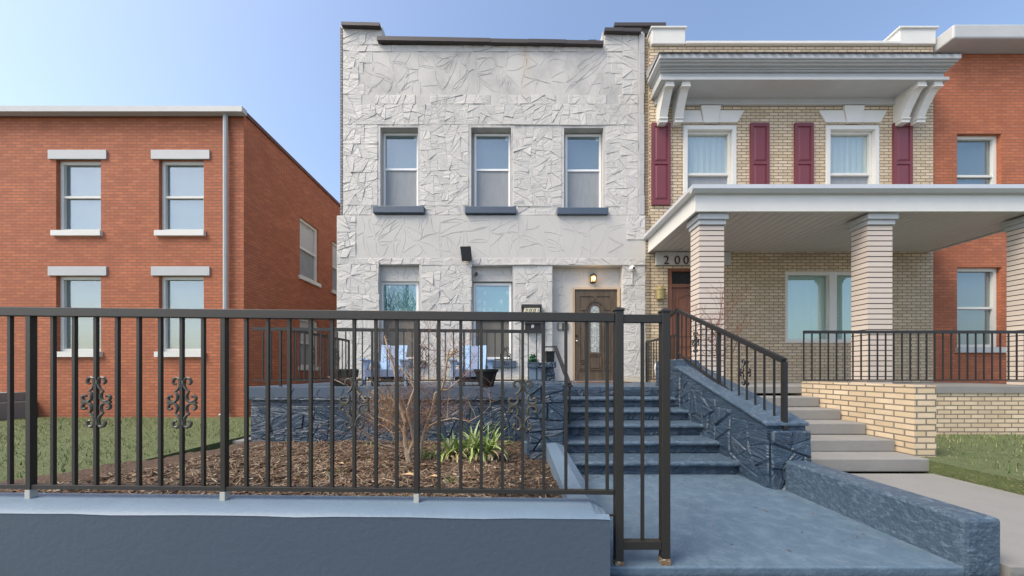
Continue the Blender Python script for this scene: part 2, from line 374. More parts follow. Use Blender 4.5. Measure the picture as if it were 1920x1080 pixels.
def stones(mb, o, u, v, w, h, target=.05, hgt=.022, gap=.004, tilt=.07, holes=(), jit=.4):
    """rubble stones on the plane o + s*u + t*v; outward normal u x v"""
    o, u, v = Vector(o), Vector(u), Vector(v); n = u.cross(v).normalized()
    xs = sorted({0, w, *[min(max(k, 0), w) for a in holes for k in (a[0], a[1])]}); ys = sorted({0, h, *[min(max(k, 0), h) for a in holes for k in (a[2], a[3])]})
    rects = []
    for j in range(len(ys)-1):
        run = None
        for i in range(len(xs)-1):
            cx_, cy_ = (xs[i]+xs[i+1])/2, (ys[j]+ys[j+1])/2
            inh = any(a[0] < cx_ < a[1] and a[2] < cy_ < a[3] for a in holes)
            if inh: 
                if run: rects.append(run); run = None
            else: run = [run[0] if run else xs[i], xs[i+1], ys[j], ys[j+1]]
        if run: rects.append(run)
    # merge vertically where equal
    mg = []
    for r in rects:
        for q in mg:
            if abs(q[0]-r[0]) < 1e-6 and abs(q[1]-r[1]) < 1e-6 and abs(q[3]-r[2]) < 1e-6: q[3] = r[3]; break
        else: mg.append(list(r))
    P = lambda q, d: o + u*q[0] + v*q[1] + n*d
    for r in mg:
        if r[1]-r[0] < .01 or r[3]-r[2] < .01: continue
        for p in shatter([(r[0],r[2]),(r[1],r[2]),(r[1],r[3]),(r[0],r[3])], target, jit):
            p = ccw(p); q0 = inset(p, gap)
            if not q0: continue
            q0 = ccw(q0); q1 = inset(q0, min(.014, hgt*.6))
            c = cen(p); tx, ty = random.gauss(0, tilt), random.gauss(0, tilt); hh = hgt * U(.45, 1.25)
            H = lambda q: max(.004, hh + (q[0]-c[0])*tx + (q[1]-c[1])*ty)
            an = U(0, math.pi) if random.random() < .5 else random.gauss(0, .35); ou, ov = U(0, 50), U(0, 50); ca, sa = math.cos(an), math.sin(an)
            UV = lambda q: (q[0]*ca + q[1]*sa + ou, -q[0]*sa + q[1]*ca + ov)
            if q1 and len(q1) == len(q0):
                q1 = ccw(q1)
                # align ring starts
                k = min(range(len(q1)), key=lambda k: math.hypot(q1[k][0]-q0[0][0], q1[k][1]-q0[0][1])); q1 = q1[k:] + q1[:k]
                mb.face([P(q, H(q)) for q in q1], uv=[UV(q) for q in q1])
                N = len(q0)
                for i in range(N):
                    j = (i+1) % N
                    mb.face([P(q0[i], H(q0[i])*.45), P(q0[j], H(q0[j])*.45), P(q1[j], H(q1[j])), P(q1[i], H(q1[i]))], uv=[UV(q0[i]), UV(q0[j]), UV(q1[j]), UV(q1[i])])
                    mb.face([P(q0[i], -.004), P(q0[j], -.004), P(q0[j], H(q0[j])*.45), P(q0[i], H(q0[i])*.45)], uv=[UV(q0[i]), UV(q0[j]), UV(q0[j]), UV(q0[i])])
            else:
                mb.face([P(q, H(q)) for q in q0], uv=[UV(q) for q in q0]); N = len(q0)
                for i in range(N):
                    j = (i+1) % N
                    mb.face([P(q0[i], -.004), P(q0[j], -.004), P(q0[j], H(q0[j])), P(q0[i], H(q0[i]))], uv=[UV(q0[i]), UV(q0[j]), UV(q0[j]), UV(q0[i])])
def scored(mb, o, u, v, w, h, target=.10, wd=.0052, ht=.0042, skip=.12, holes=()):
    """raised curving tooled lines on smooth render"""
    o, u, v = Vector(o), Vector(u), Vector(v); n = u.cross(v).normalized(); seen = set()
    for p in shatter([(0,0),(w,0),(w,h),(0,h)], target, .75):
        for i in range(len(p)):
            a, b = p[i], p[(i+1) % len(p)]
            key = (round((a[0]+b[0])*40), round((a[1]+b[1])*40))
            if key in seen or random.random() < skip: continue
            seen.add(key); L = math.hypot(b[0]-a[0], b[1]-a[1])
            if L < .06: continue
            if (abs(a[0]-b[0]) < 1e-5 and (a[0] < 1e-4 or a[0] > w-1e-4)) or (abs(a[1]-b[1]) < 1e-5 and (a[1] < 1e-4 or a[1] > h-1e-4)): continue
            bul = random.gauss(0, .11) * L; t0, t1 = (U(0, .12), U(.88, 1.0)); nx, ny = -(b[1]-a[1])/L, (b[0]-a[0])/L
            pts = []
            for k in range(7):
                t = t0 + (t1-t0)*k/6; bb = bul * 4*t*(1-t)
                pts.append((a[0]+(b[0]-a[0])*t + nx*bb, a[1]+(b[1]-a[1])*t + ny*bb))
            if any(any(q[0] < x_[0] < q[1] and q[2] < x_[1] < q[3] for q in holes) for x_ in pts): continue
            ws = wd * U(.6, 1.2)
            for k in range(6):
                p0, p1 = pts[k], pts[k+1]; dx, dy = p1[0]-p0[0], p1[1]-p0[1]; l = math.hypot(dx, dy) or 1; mx, my = -dy/l*ws, dx/l*ws
                P = lambda x, y, d: o + u*x + v*y + n*d
                e0 = .4 if k == 0 else 1; e1 = .4 if k == 5 else 1
                mb.face([P(p0[0]-mx, p0[1]-my, -.002), P(p1[0]-mx, p1[1]-my, -.002), P(p1[0], p1[1], ht*e1), P(p0[0], p0[1], ht*e0)])
                mb.face([P(p0[0], p0[1], ht*e0), P(p1[0], p1[1], ht*e1), P(p1[0]+mx, p1[1]+my, -.002), P(p0[0]+mx, p0[1]+my, -.002)])
def wall_cells(mb, x0, x1, z0, z1, y0, y1, holes):
    xs = sorted({x0, x1, *[min(max(k, x0), x1) for a in holes for k in (a[0], a[1])]}); zs = sorted({z0, z1, *[min(max(k, z0), z1) for a in holes for k in (a[2], a[3])]})
    for j in range(len(zs)-1):
        for i in range(len(xs)-1):
            c = ((xs[i]+xs[i+1])/2, (zs[j]+zs[j+1])/2)
            if any(a[0] < c[0] < a[1] and a[2] < c[1] < a[3] for a in holes): continue
            mb.box(xs[i], xs[i+1], y0, y1, zs[j], zs[j+1])

# ================================================================== SETTING
P = .825            # porch deck height
DF = 4.95           # porch front
DW = 7.38           # facade plane
def gz(x, y):       # planting-bed surface
    t = max(0, min(1, (y-1.85)/2.9))
    return .235*(1-t) + .0*t + .012*math.sin(x*5.1+y*3) + .01*math.sin(y*9-x*4)
g = MB(); g.face([(-400,-400,-.12),(400,-400,-.12),(400,600,-.12),(-400,600,-.12)]); tag(g.build('ground', M['concrete']), kind='structure')
g = MB(); g.box(-14,14,-1.6,1.74,-.115,-.036); o = g.build('sidewalk', M['sidewalk']); tag(o, kind='structure')
g = MB(); g.box(-60,60,-9.5,-1.75,-.116,-.10); tag(g.build('road', M['asphalt']), kind='structure')
g = MB(); g.box(.30,2.42,1.765,3.38,-.10,0); o = g.build('walkway', M['blue_walk'], bevel=.008); tag(o, kind='structure')
g = MB()
NX, NY = 90, 60
for i in range(NX):
    for j in range(NY):
        xs = [-3.95 + 4.33*(i+a)/NX for a in (0,1)]; ys = [1.80 + 3.12*(j+a)/NY for a in (0,1)]
        zz = lambda x, y: gz(x, y) + .012*math.sin(x*37+y*11)*math.sin(y*41-x*7)
        g.face([(xs[0],ys[0],zz(xs[0],ys[0])),(xs[1],ys[0],zz(xs[1],ys[0])),(xs[1],ys[1],zz(xs[1],ys[1])),(xs[0],ys[1],zz(xs[0],ys[1]))], smooth=True)
tag(g.build('planting_bed_soil', M['soil'], weld=True), kind='structure')
# mulch: chips and straw nobody could count
g = MB()
cols = [(.30,.20,.12),(.20,.12,.07),(.42,.31,.19),(.12,.07,.045),(.55,.44,.29),(.24,.14,.09),(.07,.042,.03),(.33,.18,.10)]
for k in range(27000):
    y = 1.86 + (U(0,1)**1.5)*3.05; x = U(-3.4, .42)
    if y > 3.6 and x > .17: continue
    fine = x > fx(935, y) 
    z = gz(x, y) + U(.008, .028); a = U(0, math.pi*2)
    stick = random.random() < (.08 if fine else .28)
    L, w = (U(.035, .10), U(.0015, .003)) if stick else (U(.005, .014), U(.003,.006)) if fine else (U(.008, .024), U(.003, .007))
    c = random.choice(cols); 
    if fine: c = random.choice([(.09,.06,.04),(.13,.085,.055),(.05,.035,.028),(.28,.2,.12),(.08,.055,.035),(.05,.035,.025)])
    if stick: c = random.choice([(.5,.4,.27),(.38,.27,.17),(.28,.17,.11)])
    if random.random() < .012: c = (.62,.57,.46)
    c = mul(c, U(.32, .72)); c = (c[0]*1.0, c[1]*.97, c[2]*.95); dx, dy = math.cos(a)*L, math.sin(a)*L; ex, ey = -math.sin(a)*w, math.cos(a)*w
    t1, t2, hh = U(-.35, .35)*L, U(-.7, .7)*w, w*.5
    top = [(x-dx-ex, y-dy-ey, z-t1-t2), (x+dx-ex, y+dy-ey, z+t1-t2), (x+dx+ex, y+dy+ey, z+t1+t2), (x-dx+ex, y-dy+ey, z-t1+t2)]
    g.face(top, col=c)
    low = [(p[0], p[1], p[2]-hh) for p in top]
    g.face([low[0], low[1], top[1], top[0]], col=c); g.face([low[2], low[3], top[3], top[2]], col=c)
tag(g.build('mulch', M['chip']), 'brown wood chips, twigs and straw covering the planting bed', 'mulch', kind='stuff')
# small debris on the walk
g = MB()
for k in range(80):
    x = U(.62, 2.3); y = U(1.9, 3.3) if k % 3 else U(3.15, 3.33); 
    a = U(0, 6.28); L = U(.006, .016); w = L*U(.2,.6)
    if k % 12 == 0:
        pts = [(x+math.cos(a)*L*j*3 + U(-.008,.008), y+math.sin(a)*L*j*3 + U(-.008,.008), .005) for j in range(5)]; g.tube(pts, .0016, 4, col=(.16,.10,.07)); continue
    c = random.choice([(.15,.09,.06),(.08,.06,.05),(.2,.14,.09)])
    g.face([(x-math.cos(a)*L, y-math.sin(a)*L, .004), (x-math.sin(a)*w, y+math.cos(a)*w, .007), (x+math.cos(a)*L, y+math.sin(a)*L, .005), (x+math.sin(a)*w, y-math.cos(a)*w, .003)], col=c)
tag(g.build('leaf_litter', M['chip']), 'scattered dry leaves and twigs on the blue walk', 'leaf litter', kind='stuff')
# lots either side, outside the photograph's crop
g = MB(); g.box(-14,-4.15,1.80,7.3,-.1,.05); tag(g.build('lawn', M['grass']), kind='structure')
g = MB(); g.box(-6.0,-3.95,4.9,16,-.09,.02); tag(g.build('side_path', M['concrete']), kind='structure')
g = MB(); g.box(4.35,14,1.95,4.9,-.1,.12); tag(g.build('neighbouring_lawn', M['grass']), kind='structure')
g = MB(); g.box(2.66,4.33,1.765,3.4,-.1,-.002); tag(g.build('neighbouring_walkway', M['concrete']), kind='structure')

g = MB()
for (xa, xb, ya, yb, z, n) in ((-11.5,-4.2,1.9,7.2,.05,9000),(4.5,11.5,2.0,4.85,.12,6000)):
    for _ in range(n):
        x, y = U(xa, xb), U(ya, yb); a = U(0, 6.28); h_ = U(.02,.07)*(1 if math.sin(x*2.1)+math.sin(y*3.3+x) > -.6 else .4); l_ = U(-.03,.03); w_ = U(.003,.006)
        c = random.choice([(.10,.15,.04),(.15,.19,.06),(.28,.25,.12),(.07,.12,.03)])
        g.face([(x-w_*math.cos(a),y-w_*math.sin(a),z),(x+w_*math.cos(a),y+w_*math.sin(a),z),(x+l_,y+l_*.7,z+h_)], col=c)
tag(g.build('grass', M['blade']), 'short patchy lawn grass in front of the neighbouring houses', 'grass', kind='stuff')
# ================================================================== THE WHITE HOUSE
house = thing('stone_faced_house', (0, DW, 0), 'white two-storey house faced in painted rubble stone, brown front door', 'house')
XL, XR = fx(637, DW), fx(1207, DW); XL2, XR2 = fx(631.5, DW), fx(1210.5, DW)
ZR = fz(82, DW); ZLB = fz(46, DW); ZRB = fz(57, DW); ZM = fz(404, DW)
XA, XB = fx(711, DW), fx(1133, DW)
D1 = DW + .03
def rc(a, b, c, d, D=DW): return (fx(a, D), fx(b, D), fz(d, D), fz(c, D))
upW = [rc(712,783,237,397), rc(883,958,237,397), rc(1058,1132,238,397)]
loW = [rc(710,786,496,688), rc(885,961,498,688)]
doorR = (fx(1036, DW), fx(1167, DW), P-.02, fz(498, DW))
w = MB(); T = .20
wall_cells(w, XL, XR, ZM, ZR, D1, D1+T, upW)
wall_cells(w, XL2, XR2, P-.02, ZM, D1-.03, D1+T, loW + [doorR])
w.box(XL, XA+.05, D1, D1+T, ZR, ZLB); w.box(XB-.03, XR, D1, D1+T, ZR, ZRB)
w.box(XL+.005, XR-.005, D1+T, D1+9, -.1, ZR-.02)
w.box(XL+.005, XL+.30, D1+T, D1+.9, ZR-.02, ZLB); w.box(XR-.30, XR-.005, D1+T, D1+.9, ZR-.02, ZRB)
house_wall = w.build('wall', M['plaster'], house)
# veneer of stones
v = MB(); ux, uz = (1,0,0), (0,0,1)
SX0 = fx(642, DW); SX1 = fx(1197, DW)
def H(rects, x0, z0, pad=0): return [(a-x0-pad, b-x0+pad, c-z0-pad*.6, d-z0+pad) for a, b, c, d in rects]
# main upper rough zone
z0, z1 = ZM+.02, fz(176, DW)
sillholes = [rc(696,797,384,402), rc(870,970,385,403), rc(1043,1143,387,404)]
stones(v, (SX0, D1, z0), ux, uz, SX1-SX0, z1-z0, .036, .010, .001, .042, H(upW, SX0, z0, .055) + H(sillholes, SX0, z0) + [(q, q+w_, z1-z0-h_, z1-z0+.01) for q, w_, h_ in ((.42,.30,.21),(1.62,.34,.21),(3.3,.22,.21),(4.75,.30,.21),(5.9,.28,.21))])
# quoin columns up the sides at the attic band, and top course
random.seed(31)
for q, (wl, wr) in enumerate(((.12,.0),(.0,.16),(.10,.26),(.30,.34))):   # ragged inner edge of the corner stones
    zq = z1 + .004 + q*.236
    if wl: stones(v, (fx(672,DW), D1+.001, zq), ux, uz, wl, .232, .03, .009, .001, .04)
    if wr: stones(v, (fx(1168,DW)-wr, D1+.001, zq), ux, uz, wr, .232, .03, .009, .001, .04)
for q in range(26):  # and along the edges of the plain band
    xq = XL2 + .5 + q*.235
    if False: stones(v, (xq, D1-.029, ZM-.02-U(.05,.14)), ux, uz, U(.14,.23), .13 if 0 else .05+U(0,.05), .03, .008, .001, .04)
stones(v, (SX0, D1, z1), ux, uz, fx(672,DW)-SX0, ZLB-z1-.02, .038, .010, .001, .04)
stones(v, (fx(1168,DW), D1, z1), ux, uz, SX1-fx(1168,DW), ZRB-z1-.02, .038, .010, .001, .04)
stones(v, (fx(672,DW), D1, fz(95,DW)), ux, uz, fx(1168,DW)-fx(672,DW), fz(83,DW)-fz(95,DW), .036, .012, .0015, .04)
stones(v, (fx(672,DW), D1, fz(82,DW)), ux, uz, XA-fx(672,DW)+.03, ZLB-fz(82,DW)-.02, .038, .010, .001, .04)
stones(v, (fx(1134,DW), D1, fz(82,DW)), ux, uz, fx(1168,DW)-fx(1134,DW), ZRB-fz(82,DW)-.02, .038, .010, .001, .04)
# lower storey rough zone
DL = D1-.03; z0, z1 = P+.11, fz(484, DW)
lh = [(a-.045, b+.045, c, d+.0) for a, b, c, d in loW] 
stones(v, (XL2+.01, DL, z0), ux, uz, XR2-XL2-.02, z1-z0, .038, .010, .001, .042, [(a-XL2-.01, b-XL2-.01, c-z0, d-z0) for a,b,c,d in lh] + [(doorR[0]-XL2-.015, doorR[1]-XL2-.005, -1, doorR[3]-z0)])
# rough quoins at the ends of the plain band
stones(v, (XL2+.01, DL, z1), ux, uz, .42, ZM-z1-.01, .03, .014, .0015, .05); stones(v, (XR2-.42, DL, fz(450,DW)), ux, uz, .41, ZM-fz(450,DW)-.01, .03, .014, .0015, .05)
veneer = v.build('stone_veneer', M['stone'], house)
# scored lines on plain render
l = MB(); kx, kz = fx(672,DW), fz(175,DW)
scored(l, (kx, D1, kz), ux, uz, fx(1168,DW)-kx, fz(95,DW)-kz, .085)
kx, kz = XL2+.44, fz(483,DW); scored(l, (kx, DL, kz), ux, uz, XR2-.44-kx, ZM-kz, .085)
for (a, b, c, d) in upW: 
    scored(l, (a-.1, D1, d+.0), ux, uz, b-a+.2, .12, .03)
    scored(l, (a-.1, D1, c), ux, uz, .1, d-c, .03); scored(l, (b, D1, c), ux, uz, .1, d-c, .03)
# recess back wall behind door
DR = D1 + .155
scored(l, (doorR[0], DR-.001, P), ux, uz, doorR[1]-doorR[0], doorR[3]-P, .075, holes=[(fx(1070,DR)-doorR[0], fx(1166,DR)-doorR[0], 0, fz(536,DR)-P)])
lines = l.build('tooled_lines', M['plaster'], house)
# recess back panel of doorway and lower window heads
b = MB(); b.box(doorR[0]+.001, doorR[1]-.001, DR, D1+T, P, doorR[3]-.001); b.build('recess_panel', M['plaster'], house)
for (a, bb, c, d) in loW:
    b = MB(); hp = fz(527, DW+.1); b.box(a+.001, bb-.001, D1+.09, D1+T-.001, hp, d-.001)
    scored(b, (a, D1+.089, hp), ux, uz, bb-a, d-hp, .03); b.build('recess_panel', M['plaster'], house)
b = MB(); b.box(XL2+.02, doorR[0]-.02, DL-.035, DL-.002, P+.002, P+.105); b.box(doorR[1]+.02, XR2-.02, DL-.035, DL-.002, P+.002, P+.09)
b.build('base_course', M['base_strip'], house)
# vertical mortar seam beside second window and grey edge strip
for px in (709, 882):
    b = MB()
    for k in range(16):
        zt = fz(490 + k*12.3, DW); zb = fz(490 + (k+1)*12.3 - .6, DW); x = fx(px + U(-1.2, 1.2), DW); ww = U(.018, .032); b.box(x-ww, x+ww, DL-.028, DL-.0, zb, zt)
    b.build('mortar_seam', M['plaster'], house)
# copings
c = MB()
def cop(px0, px1, y0, y1, D=DW-.06, dep=.32, n=5):
    for k in range(n):
        a0, a1 = px0+(px1-px0)*k/n, px0+(px1-px0)*(k+1)/n; t0, t1 = y0[0]+(y0[1]-y0[0])*k/n, y0[0]+(y0[1]-y0[0])*(k+1)/n
        q0, q1 = y1[0]+(y1[1]-y1[0])*k/n, y1[0]+(y1[1]-y1[0])*(k+1)/n; j = U(0,.012)
        lo = [(fx(a0,D),D-j,fz(q0,D)),(fx(a1,D)-.002,D-j,fz(q1,D)),(fx(a1,D)-.002,D+dep,fz(q1,D)),(fx(a0,D),D+dep,fz(q0,D))]
        hi = [(fx(a0,D),D-j,fz(t0,D)),(fx(a1,D)-.002,D-j,fz(t1,D)),(fx(a1,D)-.002,D+dep,fz(t1,D)),(fx(a0,D),D+dep,fz(t0,D))]
        c.hexa(lo, hi)
cop(707, 1132, (68, 76), (75.6, 82.6), n=6); cop(640, 712, (41, 43), (47, 49), dep=1.1, n=2); cop(1134, 1203, (52, 52), (58, 59), dep=1.1, n=2)
c.box(fx(1104,DW), fx(1119,DW), DW+.02, DW+.2, fz(77,DW), fz(72.5,DW))
c.build('coping', M['coping'], house)
e = MB(); 
eh = (fz(62,DW)-ZM-.02)/9
for k in range(9):
    e.box(fx(1199,DW)+.0, fx(1207.5,DW)+U(-.008,.012), D1-.030, D1-.001, ZM+.02+k*eh, ZM+.015+(k+1)*eh)
e.build('edge_strip', M['grey_render'], house)
e = MB(); e.box(XL-.0, fx(641,DW), D1-.012, D1-.001, ZM+.02, fz(50,DW)); e.build('brick_edge', M['grey_brick'], house)

# windows
def window_up(a, bb, y0, ymid, y1, x_in0, x_in1, tag_=None):
    D = D1 + T - .035
    fx0, fx1 = fx(x_in0, D), fx(x_in1, D); zt, zb, zm = fz(y0, D), fz(y1, D), fz(ymid, D)
    f = MB(); t = .045
    f.box(fx0, fx0+t, D, D1+T, zb, zt); f.box(fx1-t, fx1, D, D1+T, zb, zt); f.box(fx0+t, fx1-t, D, D1+T, zt-t, zt); f.box(fx0+t, fx1-t, D-.01, D1+T, zm-.022, zm+.022)
    wn = f.build('window', M['vinyl'], house, bevel=.004)
    s_ = MB(); s_.box(fx0+t, fx1-t, D1+T-.012, D1+T-.006, zm+.022, zt-t); s_.build('pane', M['glass'], wn)
    s_ = MB(); s_.box(fx0+t, fx1-t, D1+T-.004, D1+T-.001, zm+.022, zt-t); s_.build('blind', M['blind'], wn)
    s_ = MB(); s_.box(fx1-t-.07, fx1-t-.01, D1+T-.0055, D1+T-.0045, zt-t-.09, zt-t-.01); s_.build('sticker', M['white_plastic'], wn)
    s_ = MB(); s_.box(fx0+t+.008, fx1-t-.008, D1+T-.024, D1+T-.018, zb, zm-.022); s_.build('screen', M['screen'], wn)
    s_ = MB(); s_.box(fx0+t, fx0+t+.008, D1+T-.03, D1+T-.01, zb, zm-.022); s_.build('screen_track', M['trim_grey'], wn); s_ = MB(); s_.box(fx1-t-.008, fx1-t, D1+T-.03, D1+T-.01, zb, zm-.022); s_.build('screen_track', M['trim_grey'], wn)
    return wn
def sill(wn, a, b_, y0, y1, D):
    s_ = MB(); x0, x1, zt, zb = fx(a, D), fx(b_, D), fz(y0, D), fz(y1, D); n = 14
    for k in range(n):
        q0, q1 = x0+(x1-x0)*k/n, x0+(x1-x0)*(k+1)/n
        s_.box(q0, q1, D, D+.24, zb, zt) if n == 1 else None
    s_.box(x0, x1, D, D1+T-.04, zb, zt)
    s_.build('sill', M['sill'], wn, bevel=.012)
w1 = window_up(0,0,250,318,388,719,785); sill(w1, 698.5, 795, 385.5, 398.5, DW-.07)
w2 = window_up(0,0,251,319,389,889.5,957); sill(w2, 871.5, 968, 386.5, 399.5, DW-.07)
w3 = window_up(0,0,252,320,390,1060,1127); sill(w3, 1045, 1141, 388.5, 401.5, DW-.07)
def window_lo(x0p, x1p, y0, ymid, y1):
    D = D1 + T - .05
    fx0, fx1 = fx(x0p, D), fx(x1p, D); zt, zb, zm = fz(y0, D), fz(y1, D), fz(ymid, D)
    f = MB(); t = .055
    f.box(fx0, fx0+t, D, D1+T, zb, zt); f.box(fx1-t, fx1, D, D1+T, zb, zt); f.box(fx0+t, fx1-t, D, D1+T, zt-t, zt); f.box(fx0+t, fx1-t, D, D1+T, zb, zb+.04); f.box(fx0+t, fx1-t, D-.01, D1+T, zm-.022, zm+.022)
    wn = f.build('window', M['vinyl'], house, bevel=.004)
    s_ = MB(); s_.box(fx0+t, fx1-t, D1+T-.018, D1+T-.012, zm+.022, zt-t); s_.build('pane', M['glass_low'], wn)
    s_ = MB(); s_.box(fx0+t, fx1-t, D1+T-.006, D1+T-.001, zm+.022, zt-t); s_.build('curtain', M['lace'], wn)
    s_ = MB(); s_.box(fx0+t, fx1-t, D1+T-.026, D1+T-.02, zb+.04, zm-.022); s_.build('screen', M['screen_brown'], wn)
    return wn
w4 = window_lo(714, 785, 529, 598, 673); sill(w4, 700, 797, 676, 689.5, DW-.07)
w5 = window_lo(887.5, 959, 531, 600, 673); sill(w5, 871, 967.5, 676, 689.5, DW-.07)

# door
DD = DR - .045
fr = MB(); zdt = fz(543, DD); dx0, dx1 = fx(1077, DD), fx(1157, DD)
t = .05
fr.box(dx0-t, dx0, DD-.03, DR-.001, P+.01, zdt+t); fr.box(dx1, dx1+t, DD-.03, DR-.001, P+.01, zdt+t); fr.box(dx0, dx1, DD-.03, DR-.001, zdt, zdt+t)
fr.box(dx0-t-.0, dx0-t+.012, DD-.04, DD-.03, P+.01, zdt+t+.0); fr.box(dx1+t-.012, dx1+t, DD-.04, DD-.03, P+.01, zdt+t)
d = MB(); zb = P + .035; d.box(dx0+.006, dx1-.006, DD, DR-.004, zb, zdt-.012)
def dz(y): return fz(490 + y/4.5, DD)
def dxx(x): return fx(1065 + x/4.5, DD)
def ring(mb, x0, x1, z0, z1, D, w_=.018, h_=.020):
    for (a, b_, c_, e_) in ((x0,x1,z1-w_,z1),(x0,x1,z0,z0+w_),(x0,x0+w_,z0+w_,z1-w_),(x1-w_,x1,z0+w_,z1-w_)):
        mb.box(a, b_, D-h_, D+.001, c_, e_)
def rpanel(mb, x0, x1, z0, z1, D):
    ring(mb, x0, x1, z0, z1, D)
    i, j = .03, .055
    if x1-x0 < .16: i, j = .024, .038
    a = [(x0+i,D-.0005,z0+i),(x1-i,D-.0005,z0+i),(x1-i,D-.0005,z1-i),(x0+i,D-.0005,z1-i)]; q = [(x0+j,D-.012,z0+j),(x1-j,D-.012,z0+j),(x1-j,D-.012,z1-j),(x0+j,D-.012,z1-j)]
    mb.face(q)
    for k in range(4): mb.face([a[k], a[(k+1)%4], q[(k+1)%4], q[k]])
door_cx = dxx(226)
for s_ in (-1, 1):
    X = lambda x: door_cx + s_*(dxx(x) - door_cx)
    def rp(xa, xb, ya, yb):
        a, b_ = sorted((X(xa), X(xb))); rpanel(d, a, b_, dz(yb), dz(ya), DD)
    rp(297, 355, 440, 848); rp(297, 355, 860, 921)
    # top panel with arched cut
    pts = []; r = (dxx(306)-dxx(226)); zc = dz(412)
    arc = [(door_cx + s_*r*math.cos(a), zc + r*math.sin(a)) for a in [R(k) for k in range(4, 88, 8)]]
    loop = arc + [(X(236), dz(293)), (X(355), dz(293)), (X(355), dz(410)), (arc[0][0], dz(410))]
    loop3 = [(x, DD-.008, z) for x, z in loop]
    for a, b_ in zip(loop3, loop3[1:]+loop3[:1]): d.bar(a, b_, .016, .014, up=(0,1,0))
rpanel(d, dxx(176), dxx(279), dz(919), dz(796), DD)
gx0, gx1 = dxx(189), dxx(263); rr = (gx1-gx0)/2; gzc = dz(372) - rr; gzb = dz(768)
archp = lambda rad: [(door_cx + rad*math.cos(a), gzc + rad*math.sin(a)) for a in [R(k) for k in range(0, 181, 12)]]
for rad, w_ in ((rr+.020, .024), (rr+.085, .02)):
    pth = [(door_cx+rad, gzb - (.02 if rad < rr+.05 else -.35))] + archp(rad) + [(door_cx-rad, gzb - (.02 if rad < rr+.05 else -.35))]
    for a, b_ in zip(pth, pth[1:]): d.bar((a[0],DD-.009,a[1]), (b_[0],DD-.009,b_[1]), w_, .02, up=(0,1,0))
d.box(door_cx-rr-.04, door_cx+rr+.04, DD-.02, DD+.001, gzb-.045, gzb-.012)
door = d.build('door', M['door_brown'], house, bevel=.0015)
df = fr.build('door_frame', M['tan'], door, bevel=.003)
m_, nt_, b_n = newmat('frosted_glass'); b_n.inputs['Base Color'].default_value = (.30,.33,.31,1); b_n.inputs['Roughness'].default_value = .25
ge_ = nt_.nodes.new('ShaderNodeNewGeometry'); nn_ = noise(nt_, ge_.outputs['Position'], 55, 4); nt_.links.new(mixc(nt_, ramp(nt_, nn_, .35, .65), (.17,.19,.18), (.48,.52,.50)), b_n.inputs['Base Color']); nt_.links.new(bumpn(nt_, nn_, .004), b_n.inputs['Normal'])
gl = MB(); ap = archp(rr); gl.prism([(door_cx-rr, gzb), (door_cx+rr, gzb)] + ap[0:], DD-.004, DD+.0005); dg_ = gl.build('glass_panel', m_, door)
ld = MB()
def lead(pts, r=.0045): ld.tube([(x, DD-.007, z) for x, z in pts], r, 5)
hw = rr*.9
lead([(door_cx-.02, gzb), (door_cx-.02, gzc-.05)]); lead([(door_cx+.02, gzb), (door_cx+.02, gzc-.05)])
for yy, sc in ((720, 1), (628, .55), (560, .8)):
    zc = dz(yy); rr_ = rr*.62*sc
    lead([(door_cx+rr_*math.cos(R(a)), zc+rr_*math.sin(R(a))) for a in range(0, 361, 24)])
    lead([(door_cx, zc+rr_*.7), (door_cx+rr_*.7, zc), (door_cx, zc-rr_*.7), (door_cx-rr_*.7, zc), (door_cx, zc+rr_*.7)])
    lead([(door_cx-rr, zc), (door_cx-rr_, zc)]); lead([(door_cx+rr, zc), (door_cx+rr_, zc)])
for s_ in (-1, 0, 1):
    lead([(door_cx+s_*.0, dz(560)), (door_cx+s_*.035, dz(520)), (door_cx+s_*.06, dz(480))]); lead([(door_cx+s_*.06, dz(480)), (door_cx+s_*.02, dz(450)), (door_cx, dz(440))])
zc = dz(412); lead([(door_cx, zc+.06), (door_cx+.045, zc), (door_cx, zc-.06), (door_cx-.045, zc), (door_cx, zc+.06)])
ld.build('leading', M['lead'], door)
k = MB(); kx_, kz_ = fx(1080.8, DD), fz(640, DD); k.tube([(kx_, DD, kz_), (kx_, DD-.035, kz_)], .012, 10); k.ico((kx_, DD-.055, kz_), .027, n=14, m=8); k.build('knob', M['metal'], door)
k = MB(); kz_ = fz(629.5, DD); k.tube([(kx_, DD, kz_), (kx_, DD-.02, kz_)], [.027,.024], 14); k.tube([(kx_,DD-.02,kz_),(kx_,DD-.03,kz_)], .012, 10); k.build('deadbolt', M['black'], door)
k = MB(); k.box(dx0-.0, dx1+.0, DD-.035, DR-.005, P+.003, P+.03); k.build('threshold', M['metal'], door)
k = MB(); k.box(doorR[0]+.01, doorR[1]-.0, DD-.15, DD-.04, P+.002, P+.028); k.build('door_step', M['blue_plain'], door, bevel=.004)

